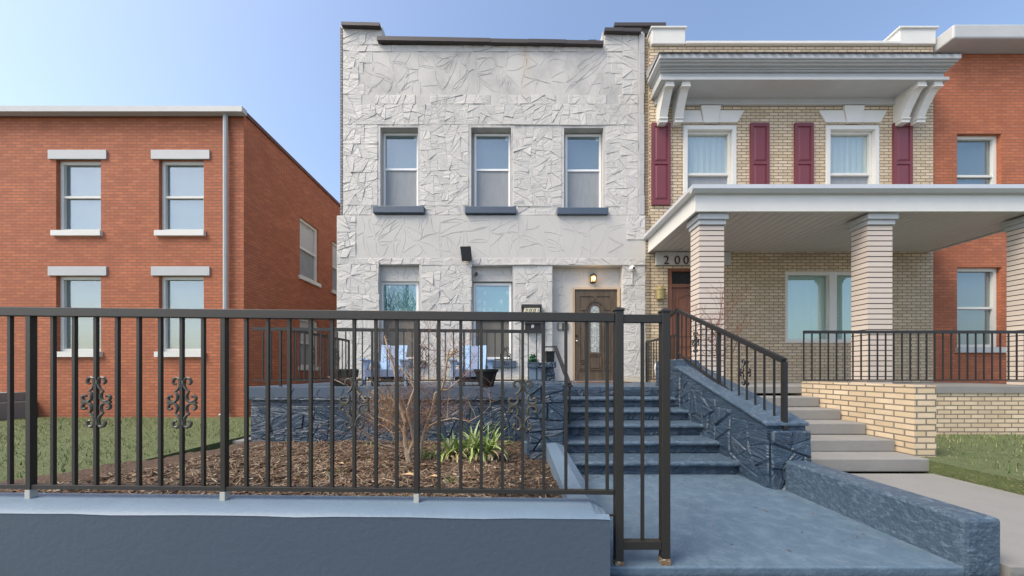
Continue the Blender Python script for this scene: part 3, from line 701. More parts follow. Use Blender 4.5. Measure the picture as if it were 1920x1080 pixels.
# ================================================================== things fixed to the house
def lantern():
    D = DR-.10; cx_, zt = fx(1112.5, D), fz(513, D); 
    o = thing('wall_lantern', (cx_, DR, fz(522, D)), 'lit amber glass wall lantern above the brown front door', 'wall lamp')
    k = MB(); y = D
    k.box(cx_-.05, cx_+.05, DR-.02, DR-.002, fz(529,D), fz(514,D)); k.box(cx_-.015, cx_+.015, y, DR-.02, fz(516,D), fz(514,D))
    k.lathe((cx_, y, fz(517,D)), [(.075,-.01),(.078,.0),(.055,.035),(.02,.05),(.001,.055)], 6, smooth=False)
    k.build('bracket', M['black_soft'], o)
    k = MB()
    for a in range(6): 
        an = R(60*a); k.bar((cx_+.065*math.cos(an), y+.065*math.sin(an), fz(517,D)), (cx_+.060*math.cos(an), y+.060*math.sin(an), fz(529,D)), .008)
    k.lathe((cx_, y, fz(529,D)), [(.066,-.008),(.066,.004)], 6, smooth=False)
    k.tube([(cx_, y, fz(512.5,D)), (cx_+.015, y, fz(511,D)), (cx_, y, fz(510,D)), (cx_-.01, y, fz(511.5,D))], .003, 5)
    k.build('cage', M['black_soft'], o)
    k = MB(); k.lathe((cx_, y, fz(529,D)+.004), [(.052,0),(.056,.125)], 6, smooth=False); k.build('shade', M['lit_glass'], o)
    k = MB(); k.ico((cx_, y-.058, fz(523,D)), .028, sx=.9, sy=.5, sz=1.4); k.build('bulb', M['lit'], o)
    la = bpy.data.lights.new('bulb_light', 'POINT'); la.energy = 1.0; la.color = (1,.6,.25); la.shadow_soft_size = .06
    lo_ = bpy.data.objects.new('bulb_light', la); C.objects.link(lo_); lo_.parent = o; lo_.location = (0, D-DR-.10, 0)
lantern()
# floodlight panel
D = DW-.14; o = thing('floodlight', (fx(873.5,D), DL, fz(475,D)), 'square black floodlight panel high on the white wall between floors', 'floodlight')
k = MB(); a = [(fx(863,D),D-.03,fz(463,D)),(fx(883,D),D-.03,fz(462.5,D)),(fx(884.5,D),D+.03,fz(488,D)),(fx(865.5,D),D+.03,fz(489,D))]
bq = [(p[0], p[1]+.035, p[2]+.01) for p in a]; k.hexa(bq, a); k.build('housing', M['black'], o, bevel=.004)
k = MB(); k.box(fx(870,D), fx(878,D), D+.04, DL, fz(479,D), fz(473,D)); k.build('mount', M['black'], o)
# small spot camera
D = DW+.0; o = thing('security_spotlight', (fx(892,D), D1+.09, fz(514,D)), 'small black tilted spot camera in the recess over the right lower window', 'security camera')
k = MB(); c0 = Vector((fx(893.5,D), D, fz(511,D))); c1_ = Vector((fx(890.5,D), D-.05, fz(519,D))); k.tube([c0, c0*.9+c1_*.1, c1_], [.02,.034,.036], 12); k.build('housing', M['black'], o)
k = MB(); k.tube([c1_+ (c1_-c0)*.01, c1_+(c1_-c0)*.04], [.027,.027], 12); k.build('lens', M['metal'], o)
k = MB(); k.tube([c0, (c0.x+.01, D1+.09, c0.z)], .011, 6); k.build('arm', M['black'], o)
# dome camera
D = DW-.05; cx_, cz_ = fx(1186,D), fz(503,D); o = thing('dome_camera', (cx_, DL, cz_), 'white dome security camera on the wall right of the doorway', 'security camera')
k = MB(); k.tube([(cx_,DL,cz_),(cx_,D-.0,cz_)], [.06,.066], 18); k.ico((cx_, D-.005, cz_), .055, sy=1.0); k.build('housing', M['white_plastic'], o)
k = MB(); k.ico((cx_+.012, D-.045, cz_-.008), .030, sy=.8); k.build('lens', M['black'], o)
k = MB(); k.box(cx_-.012, cx_+.012, DL-.03, DL-.003, cz_-.36, cz_-.05); k.build('conduit', M['plaster'], o)
# letterboxes
def letterbox(name, y0, y1, label, num):
    D = DL-.16; x0, x1 = fx(977.5, D), fx(1016, D) ; zt, zb = fz(y0, D), fz(y1, D)
    if num == '2': x0, x1 = fx(984, D), fx(1015.5, D)
    o = thing(name, ((x0+x1)/2, DL, (zt+zb)/2), label, 'letterbox', 'letterboxes beside the doorway')
    k = MB(); k.box(x0+.008, x1-.008, D+.012, DL-.02, zb, zt-.04); k.build('box', M['black_soft'], o, bevel=.005)
    k = MB(); k.prism([(x0, zt-.075),(x1, zt-.075),(x1, zt),(x0, zt)], D-.01, DL-.02); k.build('lid', M['iron'], o, bevel=.01)
    if num == '2001':
        tw = (x1-x0-.10)/4
        for i, ch in enumerate(num):
            tx = x0+.045+i*tw; zz0, zz1 = fz(587.3, D), fz(577.2, D); sh = .02
            q = MB(); q.hexa([(tx,D-.001,zz0),(tx+tw-.006,D-.001,zz0),(tx+tw-.006,D+.010,zz0),(tx,D+.010,zz0)], [(tx+sh,D-.001,zz1),(tx+tw-.006+sh,D-.001,zz1),(tx+tw-.006+sh,D+.010,zz1),(tx+sh,D+.010,zz1)])
            tl = q.build('number_tile', M['cream'], o)
            text('digit', ch, (zz1-zz0)*1.0, (tx+.022, D-.003, zz0+.018), M['number'], tl, .001, .25)
    else:
        zc = (zt+zb)/2 - .012; xc = (x0+x1)/2-.01; q = MB(); q.box(xc-.026, xc+.026, D+.008, D+.0125, zc-.036, zc+.036); tl = q.build('number_tile', M['white_plastic'], o)
        text('digit', num, .085, (xc, D+.006, zc-.03), M['number'], tl, .002, 0, align='CENTER')
letterbox('letterbox', 570.5, 597, 'black letterbox with italic 2001 number tiles under its lid', '2001')
letterbox('letterbox', 601, 620.5, 'lower black letterbox marked with a small white 2', '2')
# intercom pair
D = DR-.04; o = thing('doorbell_panel', (fx(1056,D), DR, fz(612,D)), 'pair of dark framed steel doorbell plates left of the brown door', 'doorbell')
for (a_, b_) in ((1046,1055.3),(1056,1065.5)):
    k = MB(); k.box(fx(a_,D), fx(b_,D), D, DR-.002, fz(619,D), fz(605,D)); bz = k.build('backplate', M['black'], o)
    k = MB(); k.box(fx(a_+1.2,D), fx(b_-1.2,D), D-.008, D-.0, fz(618,D), fz(606.2,D)); k.build('faceplate', M['meter'], bz)
    k = MB(); k.tube([(fx((a_+b_)/2,D), D-.008, fz(614,D)), (fx((a_+b_)/2,D), D-.014, fz(614,D))], .012, 10); k.build('button', M['metal'], bz)
# round meter/outlet
D = DL-.05; o = thing('outdoor_outlet', (fx(816,D), DL, fz(677,D)), 'faded round beige outlet cover low on the wall between the chairs', 'outlet')
k = MB(); k.tube([(fx(816,D),DL,fz(677,D)),(fx(816,D),D,fz(677,D))], [.06,.055], 14); k.build('cover', M['meter'], o); k = MB(); k.box(fx(813.5,D), fx(818.5,D), D-.01, D, fz(679.5,D), fz(675,D)); k.box(fx(815.5,D), fx(817,D), DL-.02, DL-.002, fz(700,D), fz(682,D)); k.build('socket', M['base_strip'], o)

# ================================================================== PORCH
porch = thing('front_porch', (-1.7, DF, 0), 'raised porch with dark blue painted rubble front wall', 'porch')
k = MB(); k.box(-3.95, XR2+.02, DF, DL-.001, P-.10, P); deck = k.build('deck', M['blue_plain'], porch, bevel=.006)
k = MB(); k.box(-3.93, .22, DF+.03, DF+.25, -.08, P-.10); k.box(-3.93,-3.70, DF+.25, DL, -.08, P-.1)
stones(k, (-3.93, DF+.03, -.06), ux, uz, 4.16, P-.24+.0, .030, .013, .0005, .055, jit=.8)
k.box(-3.95, .22, DF-.012, DF+.03, P-.20, P-.0015-.1)
scored(k, (-3.93, DF-.0125, P-.20), ux, uz, 4.14, .09, .05, .008, .007)
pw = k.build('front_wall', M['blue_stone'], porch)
# band under the deck edge
k = MB(); k.box(-3.96, .22, DF-.014, DF-.001, P-.16, P-.012); scored(k, (-3.9, DF-.0145, P-.16), ux, uz, 4.1, .14, .05, .006, .006); k.build('band', M['sill'], porch)
# steps
steps = thing('front_steps', (1.4, 3.33, 0), 'flight of five rough blue painted concrete steps up to the door', 'steps')
rise = P/6; nos = [3.33, 3.65, 3.97, 4.29, 4.61]
SX0_, SX1_ = .50, 2.31
for i, Dn in enumerate(nos):
    k = MB(); zt = rise*(i+1); back = (nos[i+1] if i < 4 else DF) + .12
    n = 46
    for q in range(n):
        a0, a1 = SX0_+(SX1_-SX0_)*q/n, SX0_+(SX1_-SX0_)*(q+1)/n
        random.seed(i*1000+q); j0 = U(-.006,.006); z_0 = U(-.003,.003); random.seed(i*1000+q+1); j1 = U(-.006,.006); z_1 = U(-.003,.003)
        def prof(x, j, dz_): return [(x, Dn+.06+j, zt), (x, Dn+.012+j, zt-.002+dz_), (x, Dn-.004+j, zt-.014+dz_), (x, Dn-.002+j*1.6, zt-.038), (x, Dn+.012+j, zt-.050+dz_), (x, Dn+.045, zt-.052)]
        A, B = prof(a0, j0, z_0), prof(a1, j1, z_1)
        for m in range(5): k.face([A[m+1], B[m+1], B[m], A[m]], smooth=True)
    k.face([(SX0_, Dn+.06, zt),(SX1_, Dn+.06, zt),(SX1_, back, zt),(SX0_, back, zt)])
    st = k.build('step', M['blue_plain'], steps, weld=True)
    k = MB(); k.box(SX0_, SX1_, Dn+.045, back, zt-rise+.001, zt-.03)
    if i == 0: scored(k, (SX0_, Dn+.0445, 0), ux, uz, SX1_-SX0_, .085, .02, .006, .006)
    else: stones(k, (SX0_, Dn+.046, zt-rise+.003), ux, uz, SX1_-SX0_, .084, .016, .009, .001, .05)
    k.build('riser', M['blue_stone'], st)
# top riser under the deck
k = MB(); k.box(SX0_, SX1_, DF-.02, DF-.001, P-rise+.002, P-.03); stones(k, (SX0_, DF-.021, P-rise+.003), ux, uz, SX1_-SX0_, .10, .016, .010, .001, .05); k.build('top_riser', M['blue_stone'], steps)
random.seed(21)
# left cheek wall with pillar
ck = thing('cheek_wall', (.38, 3.6, 0), 'rugged blue stone pier left of the steps with a capped pillar', 'pier')
k = MB(); x0, x1, y0_, zt = .19, .565, 3.62, .915
k.box(x0, x1, y0_, DF+.02, -.08, zt-.01)
stones(k, (x0, y0_, -.06), ux, uz, x1-x0, zt+.05, .022, .026, .001, .07); stones(k, (x1, y0_, -.02), (0,1,0), uz, DF-y0_, zt+.01, .03, .022, .001, .06); stones(k, (x0, DF, -.06), (0,-1,0), uz, DF-y0_, zt+.05, .03, .022, .001, .06)
stones(k, (x0, y0_, zt-.012), ux, (0,1,0), x1-x0, DF-y0_, .05, .016, .002, .03)
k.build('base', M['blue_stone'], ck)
px0, px1 = fx(993, 4.99), fx(1040, 4.99); ztp = fz(679, 4.99)
k = MB(); k.box(px0+.13, px1-.012, 5.02, 5.36, P+.002, ztp-.08); stones(k, (px0+.26, 5.02, P), ux, uz, px1-px0-.27, ztp-P-.08, .008, .025, .002, .14); stones(k, (px1-.012, 5.02, P), (0,1,0), uz, .34, ztp-P-.08, .012, .02, .002, .14)
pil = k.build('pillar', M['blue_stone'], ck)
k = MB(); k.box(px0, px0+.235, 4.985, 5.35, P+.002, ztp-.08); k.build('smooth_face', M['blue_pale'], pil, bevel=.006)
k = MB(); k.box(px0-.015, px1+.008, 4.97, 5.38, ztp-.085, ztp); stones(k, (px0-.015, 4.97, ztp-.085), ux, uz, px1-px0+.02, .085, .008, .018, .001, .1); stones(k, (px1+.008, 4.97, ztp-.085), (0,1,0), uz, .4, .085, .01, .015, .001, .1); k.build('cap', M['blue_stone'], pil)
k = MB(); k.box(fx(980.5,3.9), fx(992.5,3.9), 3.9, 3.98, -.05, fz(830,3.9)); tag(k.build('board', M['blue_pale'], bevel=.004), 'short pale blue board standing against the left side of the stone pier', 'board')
# right cheek wall
rk = thing('cheek_wall', (2.5, 3.96, 0), 'rocky blue wall right of the steps with a smooth sloping cap', 'pier')
k = MB(); xa, xb = 2.31, 2.66
prof = [(5.3, 1.21), (4.72, 1.21), (4.62, 1.10), (3.96, .88), (3.0, .56), (2.95, -.08), (5.3, -.08)]
k.sweep_x([(y, z) for y, z in prof], xa, xb)
# stones on inner face, column by column under the slope
def zprof(y):
    for (ya, za), (yb, zb_) in zip(prof, prof[1:5]):
        if yb <= y <= ya: return zb_ + (za-zb_)*(y-yb)/(ya-yb)
    return .5
n = 9
for i in range(n):
    ya, yb = 2.96+(5.28-2.96)*i/n, 2.96+(5.28-2.96)*(i+1)/n; hz = min(zprof(ya+.01), zprof(yb-.01))-.05
    stones(k, (xa, yb, -.04), (0,-1,0), uz, yb-ya-.004, hz+.02, .034, .022, .001, .07)
stones(k, (xa, 2.95, -.06), ux, uz, xb-xa, .58, .03, .022, .001, .06); stones(k, (xa, 4.715, .92), ux, uz, xb-xa, .28, .02, .02, .001, .06)
stones(k, (xa, 4.72, 1.205), ux, (0,1,0), xb-xa, .56, .03, .02, .002, .05)
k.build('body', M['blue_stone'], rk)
k = MB(); 
A = [(xa-.02, 4.63, 1.105), (xb+.02, 4.63, 1.105), (xb+.02, 2.98, .565), (xa-.02, 2.98, .565)]
k.hexa([(p[0],p[1],p[2]-.012) for p in A[::-1]], [(p[0],p[1],p[2]+.022) for p in A[::-1]]); k.build('sloping_cap', M['blue_plain'], rk, bevel=.008)
k = MB(); k.box(2.42, 2.62, 1.765, 2.94, -.1, .26); tag(k.build('low_wall', M['blue_plain'], bevel=.02), 'low blue kerb wall running out from the right cheek wall', 'wall')

# ================================================================== PLANTER WALL
SL = -.0100
pw_ = thing('planter_wall', (-1, 1.7, 0), 'slate blue rendered planter wall with bevelled cap tinted paler as sky-lit along the sidewalk', 'planter wall')
k = MB(); xr = fx(1144, 1.665)
def zc(x): return .330 + SL*(x-.4)
segs = 24; xs = [-4.1 + (.425+4.1)*i/segs for i in range(segs+1)] + [(.425+xr)/2, xr]
for a, b_ in zip(xs, xs[1:]):
    wob = lambda x: .0025*math.sin(x*7.3)+.0015*math.sin(x*19)
    k.face([(a,1.665,-.1),(b_,1.665,-.1),(b_,1.665+.0,zc(b_)-.028+wob(b_)),(a,1.665,zc(a)-.028+wob(a))])
k.face([(xr,1.665,-.1),(xr,1.86,-.1),(xr,1.86,zc(xr)-.036),(xr,1.685,zc(xr)-.031),(xr,1.665,zc(xr)-.030)])
k.face([(.325,1.86,-.1),(-4.1,1.86,-.1),(-4.1,1.86,zc(-4.1)),(.325,1.86,zc(.3))])
k.build('face', M['blue_wall'], pw_)
k = MB()
for a, b_ in zip(xs, xs[1:]):
    y1_ = 1.84
    k.face([(a,1.662,zc(a)-.030+wob(a)),(b_,1.662,zc(b_)-.030+wob(b_)),(b_,1.685,zc(b_)-.012),(a,1.685,zc(a)-.012)], smooth=True)
    dr = lambda x: .036*max(0, (x-.425)/(xr-.425))
    k.face([(a,1.685,zc(a)-.012-dr(a)*.5),(b_,1.685,zc(b_)-.012-dr(b_)*.5),(b_,y1_,zc(b_)+.004-dr(b_)),(a,y1_,zc(a)+.004-dr(a))], smooth=a < .42)
    k.face([(a,y1_,zc(a)+.004-dr(a)),(b_,y1_,zc(b_)+.004-dr(b_)),(b_,1.86,zc(b_)+.002-dr(b_)),(a,1.86,zc(a)+.002-dr(a))], smooth=a < .42)
k.build('cap', M['blue_pale'], pw_, weld=True)  # cap colour paler than the face: sky light put into the paint
# side return beside the walk, with a ridge
k = MB(); n = 14
for i in range(n):
    def sec(t):
        y = 1.858 + (3.62-1.858)*t; xl = .315+(.372-.315)*t; xm = .425+(.475-.425)*t; xr_ = .492+(.562-.492)*t; zt_ = .328 + (.272-.328)*t
        return y, xl, xm, xr_, zt_
    y0_, l0, m0, r0, z0_ = sec(i/n); y1_, l1, m1, r1, z1_ = sec((i+1)/n)
    k.face([(l0,y0_,z0_-.004),(m0,y0_,z0_+.004),(m1,y1_,z1_+.004),(l1,y1_,z1_-.004)], smooth=False)
    k.face([(m0,y0_,z0_+.004),(r0,y0_,z0_-.035),(r1,y1_,z1_-.030),(m1,y1_,z1_+.004)], smooth=False)
    k.face([(l1,y1_,z1_-.004),(l1,y1_,-.1),(l0,y0_,-.1),(l0,y0_,z0_-.004)]); k.face([(r0,y0_,z0_-.035),(r0,y0_,-.1),(r1,y1_,-.1),(r1,y1_,z1_-.030)])
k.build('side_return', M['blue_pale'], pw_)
# rotting board by the porch wall
D = 4.7; k = MB(); k.box(fx(605,D), fx(742,D), D, D+.05, -.03, fz(829,D)); tag(k.build('wooden_board', M['board'], bevel=.004), 'dark rotting board lying along the foot of the blue porch wall', 'board')

# ================================================================== IRON SCROLLS / RAILINGS
def half_scroll():
    top = [(11,-35),(14,-34.5),(16.5,-37),(16.6,-41),(14,-45),(9.5,-46.3),(5.5,-44.5),(3.3,-40),(3.2,-34),(5,-28.5),(8.5,-24),(13.5,-20.5)]
    mid = [(13.5,-20.5),(10.2,-17),(8.6,-12.5),(9,-7.5),(11.2,-3.8),(14.5,-1.5),(19,-1.3),(23.5,-3.3),(26,-6.8),(25.8,-10.5),(22.8,-12.8),(19.5,-12),(18.4,-9.6)]
    return top, mid
def scroll(c, u, s, r, m, parent, name='scroll'):
    """c centre, u horizontal direction, s metres per design unit"""
    k = MB(); c = Vector(c); u = Vector(u); T_ = half_scroll()
    for sx_ in (-1, 1):
        for sz_ in (-1, 1):
            for st in T_:
                pts = [c + u*(x*sx_*s) + Vector((0,0,1))*(-y*sz_*s) for x, y in st]
                rad = [r*(.55+.45*min(1, i/2.0, (len(pts)-1-i)/2.0+.2)) for i in range(len(pts))]
                k.tube(pts, rad, 6)
        k.bar(c + u*(sx_*12.5*s), c + u*(sx_*27.5*s), r*1.5)
        for sz_ in (-1, 1): k.bar(c + u*(sx_*1*s) + Vector((0,0,1))*(sz_*38*s), c + u*(sx_*4.5*s)+ Vector((0,0,1))*(sz_*38*s), r*2.4)
    return k.build(name, m, parent)
S = 1/344.4
DFN = 1.80
fence = thing('front_fence', (-.8, DFN, .33), 'dark bronze iron fence with scroll ornaments standing on the planter wall', 'fence')
fzs = lambda py_at_1150, x: fz(py_at_1150, DFN) + SL*(x-.55)
XLf = -3.3; x1f = fx(1150, DFN)
def hbar(mb, xa_, xb_, ya, yb, dep, D=DFN):
    za0, zb0 = fzs(yb, xa_), fzs(ya, xa_); za1, zb1 = fzs(yb, xb_), fzs(ya, xb_)
    mb.hexa([(xa_,D-dep/2,za0),(xb_,D-dep/2,za1),(xb_,D+dep/2,za1),(xa_,D+dep/2,za0)], [(xa_,D-dep/2,zb0),(xb_,D-dep/2,zb1),(xb_,D+dep/2,zb1),(xa_,D+dep/2,zb0)])
k = MB(); hbar(k, XLf, x1f, 588, 604, .040); k.build('top_rail', M['iron'], fence, bevel=.002)
k = MB(); hbar(k, XLf, x1f, 918.5, 926.5, .026); k.build('bottom_rail', M['iron'], fence, bevel=.0015)
pk = [623, 664.5, 705, 744, 823, 864, 902.5, 942, 980, 1019.5, 1061, 1100, 1138.5]
pk += [623-40.2*i for i in range(1, 25) if i != 5 and i != 14 and i != 23]
for px in pk:
    x = fx(px, DFN); k = MB(); w_ = .0078; k.box(x-w_, x+w_, DFN-w_, DFN+w_, fzs(918.4, x), fzs(604.1, x)); k.build('picket', M['iron'], fence)
for px in (782, 782-40.2*9.4+0*1, 30):
    px = {782:782}.get(px, 422 if px > 100 else 60); x = fx(px, DFN); w_ = .0125
    k = MB(); k.box(x-w_, x+w_, DFN-w_-.004, DFN+w_, fzs(934, x)+.0, fzs(603.9, x)); po = k.build('post', M['iron'], fence, bevel=.001)
    k = MB(); k.box(x-w_-.001, x+w_+.001, DFN-w_-.006, DFN+w_+.001, zc(x)-.01, fzs(927.5, x)); k.build('foot', M['pale_post'], po)
for px, zc0 in ((664.5, 757), (980, 760), (340, 755), (180, 754)):
    if px < 600: px = 623-40.2*(7 if px > 300 else 11)
    x = fx(px, DFN); scroll((x, DFN, fz(zc0, DFN)), (1,0,0), S, .0078, M['scroll'], fence)
def post(x, top, name, label, foot, grp=None):
    o = thing(name, (x, DFN, 0), label, 'fence post', grp); w_ = .0225
    k = MB(); k.box(x-w_, x+w_, DFN-w_, DFN+w_, foot, top-.022); k.build('shaft', M['iron'], o, bevel=.003)
    k = MB(); k.box(x-w_-.004, x+w_+.004, DFN-w_-.004, DFN+w_+.004, top-.022, top-.012)
    a = [(x-w_-.002,DFN-w_-.002,top-.012),(x+w_+.002,DFN-w_-.002,top-.012),(x+w_+.002,DFN+w_+.002,top-.012),(x-w_-.002,DFN+w_+.002,top-.012)]; q = [(x-.008,DFN-.008,top),(x+.008,DFN-.008,top),(x+.008,DFN+.008,top),(x-.008,DFN+.008,top)]
    k.hexa(a, q); k.build('cap', M['iron'], o, bevel=.0015)
    k = MB(); k.box(x-w_-.0015, x+w_+.0015, DFN-w_-.0015, DFN+w_+.0015, .0, foot+.0); k.build('foot', M['rust'], o)
    return o
xp1, xp2 = fx(1159.5, DFN), fx(1246, DFN)
post(xp1, fz(576, DFN), 'gate_post', 'tall square iron post with a chipped white foot at the end of the planter wall', .022)
post(xp2, fz(578.5, DFN), 'gate_post', 'tall square iron post with a rusty foot beside the open walkway', .035)
# narrow panel between the posts
np_ = thing('fence_panel', ((xp1+xp2)/2, DFN, 0), 'narrow one-picket iron fence panel between the two square posts', 'fence')
k = MB(); k.box(xp1+.023, xp2-.023, DFN-.018, DFN+.018, fz(605.5,DFN), fz(590.5,DFN)); k.build('top_rail', M['iron'], np_, bevel=.002)
k = MB(); k.box(xp1+.023, xp2-.023, DFN-.018, DFN+.018, fz(1028,DFN), fz(1012.5,DFN)); k.build('bottom_rail', M['iron'], np_, bevel=.002)
k = MB(); x = fx(1204.5,DFN); k.box(x-.0078, x+.0078, DFN-.0078, DFN+.0078, fz(1012.4,DFN), fz(605.6,DFN)); k.build('picket', M['iron'], np_)
k = MB(); k.box(xr-.002, xp1-.0225, DFN-.006, DFN+.006, fz(967.5,DFN), fz(964,DFN)); k.build('wall_tie', M['iron'], np_)
# paper scrap on the post
k = MB(); k.hexa([(xp2-.026,DFN-.026,fz(938,DFN)),(xp2-.0232,DFN-.034,fz(941,DFN)),(xp2-.0228,DFN-.033,fz(941,DFN)),(xp2-.0255,DFN-.025,fz(938,DFN))],[(xp2-.0238,DFN-.026,fz(932,DFN)),(xp2-.0236,DFN-.027,fz(932,DFN)),(xp2-.0232,DFN-.026,fz(932,DFN)),(xp2-.0234,DFN-.025,fz(932,DFN))]); 
# porch railing
DP = 4.985
pr = thing('porch_railing', (-1.5, DP, P), 'black iron railing with scrolls along the front of the porch', 'railing')
RX0, RX1 = -3.9, fx(1017, DP)
k = MB(); k.bar((RX0, DP, fz(616.5,DP)), (RX1, DP, fz(622,DP)-.0), .035, .048); k.build('top_rail', M['iron_far'], pr)
k = MB(); k.bar((RX0, DP, fz(713,DP)), (RX1, DP, fz(713,DP)), .02, .022); k.build('bottom_rail', M['iron_far'], pr)
zt_ = fz(622, DP); zb_ = fz(712, DP)
postx = [526, 698, 870, 1017]; px = 1006.0
while px > 478:
    if min(abs(px-p) for p in postx) > 6:
        x = fx(px, DP); k = MB(); k.box(x-.007, x+.007, DP-.007, DP+.007, zb_, zt_); k.build('picket', M['iron_far'], pr)
    px -= 15.55
for p in postx: x = fx(p, DP); k = MB(); k.box(x-.014, x+.014, DP-.014, DP+.014, P, fz(620, DP)+(.12 if p == 1017 else 0)); k.build('post', M['iron_far'], pr)
for p, zz in ((795, 667.5), (947.5, 668), (640, 667)):
    if p == 640: continue
    scroll((fx(p,DP), DP, fz(zz,DP)), (1,0,0), S, .0075, M['iron_far'], pr)
def siderail(x, ya, yb, z0, z1, label, name='side_railing', scr=(), step=.125):
    o = thing(name, (x, ya, P), label, 'railing')
    k = MB(); k.bar((x, ya, z1), (x, yb, z1), .035, .04); k.build('top_rail', M['iron_far'], o)
    k = MB(); k.bar((x, ya, z0), (x, yb, z0), .02, .02); k.build('bottom_rail', M['iron_far'], o)
    for yy in (ya, yb): k = MB(); k.box(x-.016, x+.016, yy-.016, yy+.016, P, z1+.02); k.build('post', M['iron_far'], o)
    n = int((yb-ya)/step)
    for i in range(1, n): yy = ya+(yb-ya)*i/n; k = MB(); k.box(x-.007, x+.007, yy-.007, yy+.007, z0, z1-.02); k.build('picket', M['iron_far'], o)
    for yy in scr: scroll((x, yy, (z0+z1)/2), (0,1,0), S, .0075, M['iron_far'], o)
    return o
siderail(-3.38, DP+.02, 6.85, .93, 1.69, 'black iron railing with a scroll at the left end of the porch', scr=(6.4, 5.6))
siderail(2.98, 5.95, DL-.05, .90, 1.71, 'thin pale-lit iron railing against the yellow brick between the two porches', scr=(6.55,))
# handrail left of steps
hr = thing('step_handrail', (.68, 4.95, P), 'flat dark iron handrail slanting down the left of the steps', 'handrail')
a, b_ = W(1041, 650, 4.95), W(1068, 721, 4.02)
k = MB(); k.bar(a, b_, .045, .035); k.bar(a, (RX1, 4.97, a.z-.004), .03, .018); k.build('rail', M['iron_far'], hr)
k = MB(); k.box(b_.x-.012, b_.x+.012, b_.y-.012, b_.y+.012, rise*3, b_.z); k.build('post', M['iron_far'], hr)
k = MB(); k.box(b_.x-.03, b_.x+.03, b_.y-.06, b_.y-.012, b_.z-.03, b_.z-.005); k.build('end_plate', M['iron_far'], hr)
# stair railing on right cheek wall
sr = thing('stair_railing', (2.47, 4.9, 1.2), 'black iron stair railing with scrolls tangled in bare vines on the right wall', 'railing')
xs_ = 2.47
zt = lambda y: 1.975 - (4.93-y)*.43
zb2 = lambda y: 1.33 - (4.93-y)*.43
k = MB(); k.bar((xs_, 4.95, zt(4.93)-.005), (xs_, 3.0, zt(3.0)), .04, .045); k.bar((xs_, 5.22, zt(4.93)-.06), (xs_, 4.93, zt(4.93)-.0), .04, .04); k.build('top_rail', M['iron_far'], sr)
k = MB(); k.bar((xs_, 4.93, zb2(4.93)), (xs_, 3.0, zb2(3.0)), .028, .028); k.build('bottom_rail', M['iron_far'], sr)
for y in (4.93, 3.95, 3.0): k = MB(); k.box(xs_-.018, xs_+.018, y-.018, y+.018, (1.2 if y > 4.8 else zb2(y)-.3), zt(y)-.01); k.build('post', M['iron_far'], sr)
for i in range(1, 16):
    y = 4.93-.121*i
    if i == 8: continue
    k = MB(); k.box(xs_-.007, xs_+.007, y-.007, y+.007, zb2(y), zt(y)-.01); k.build('picket', M['iron_far'], sr)
for y in (4.45, 3.5): scroll((xs_, y, (zt(y)+zb2(y))/2), (0,1,0), S, .0075, M['iron_far'], sr)

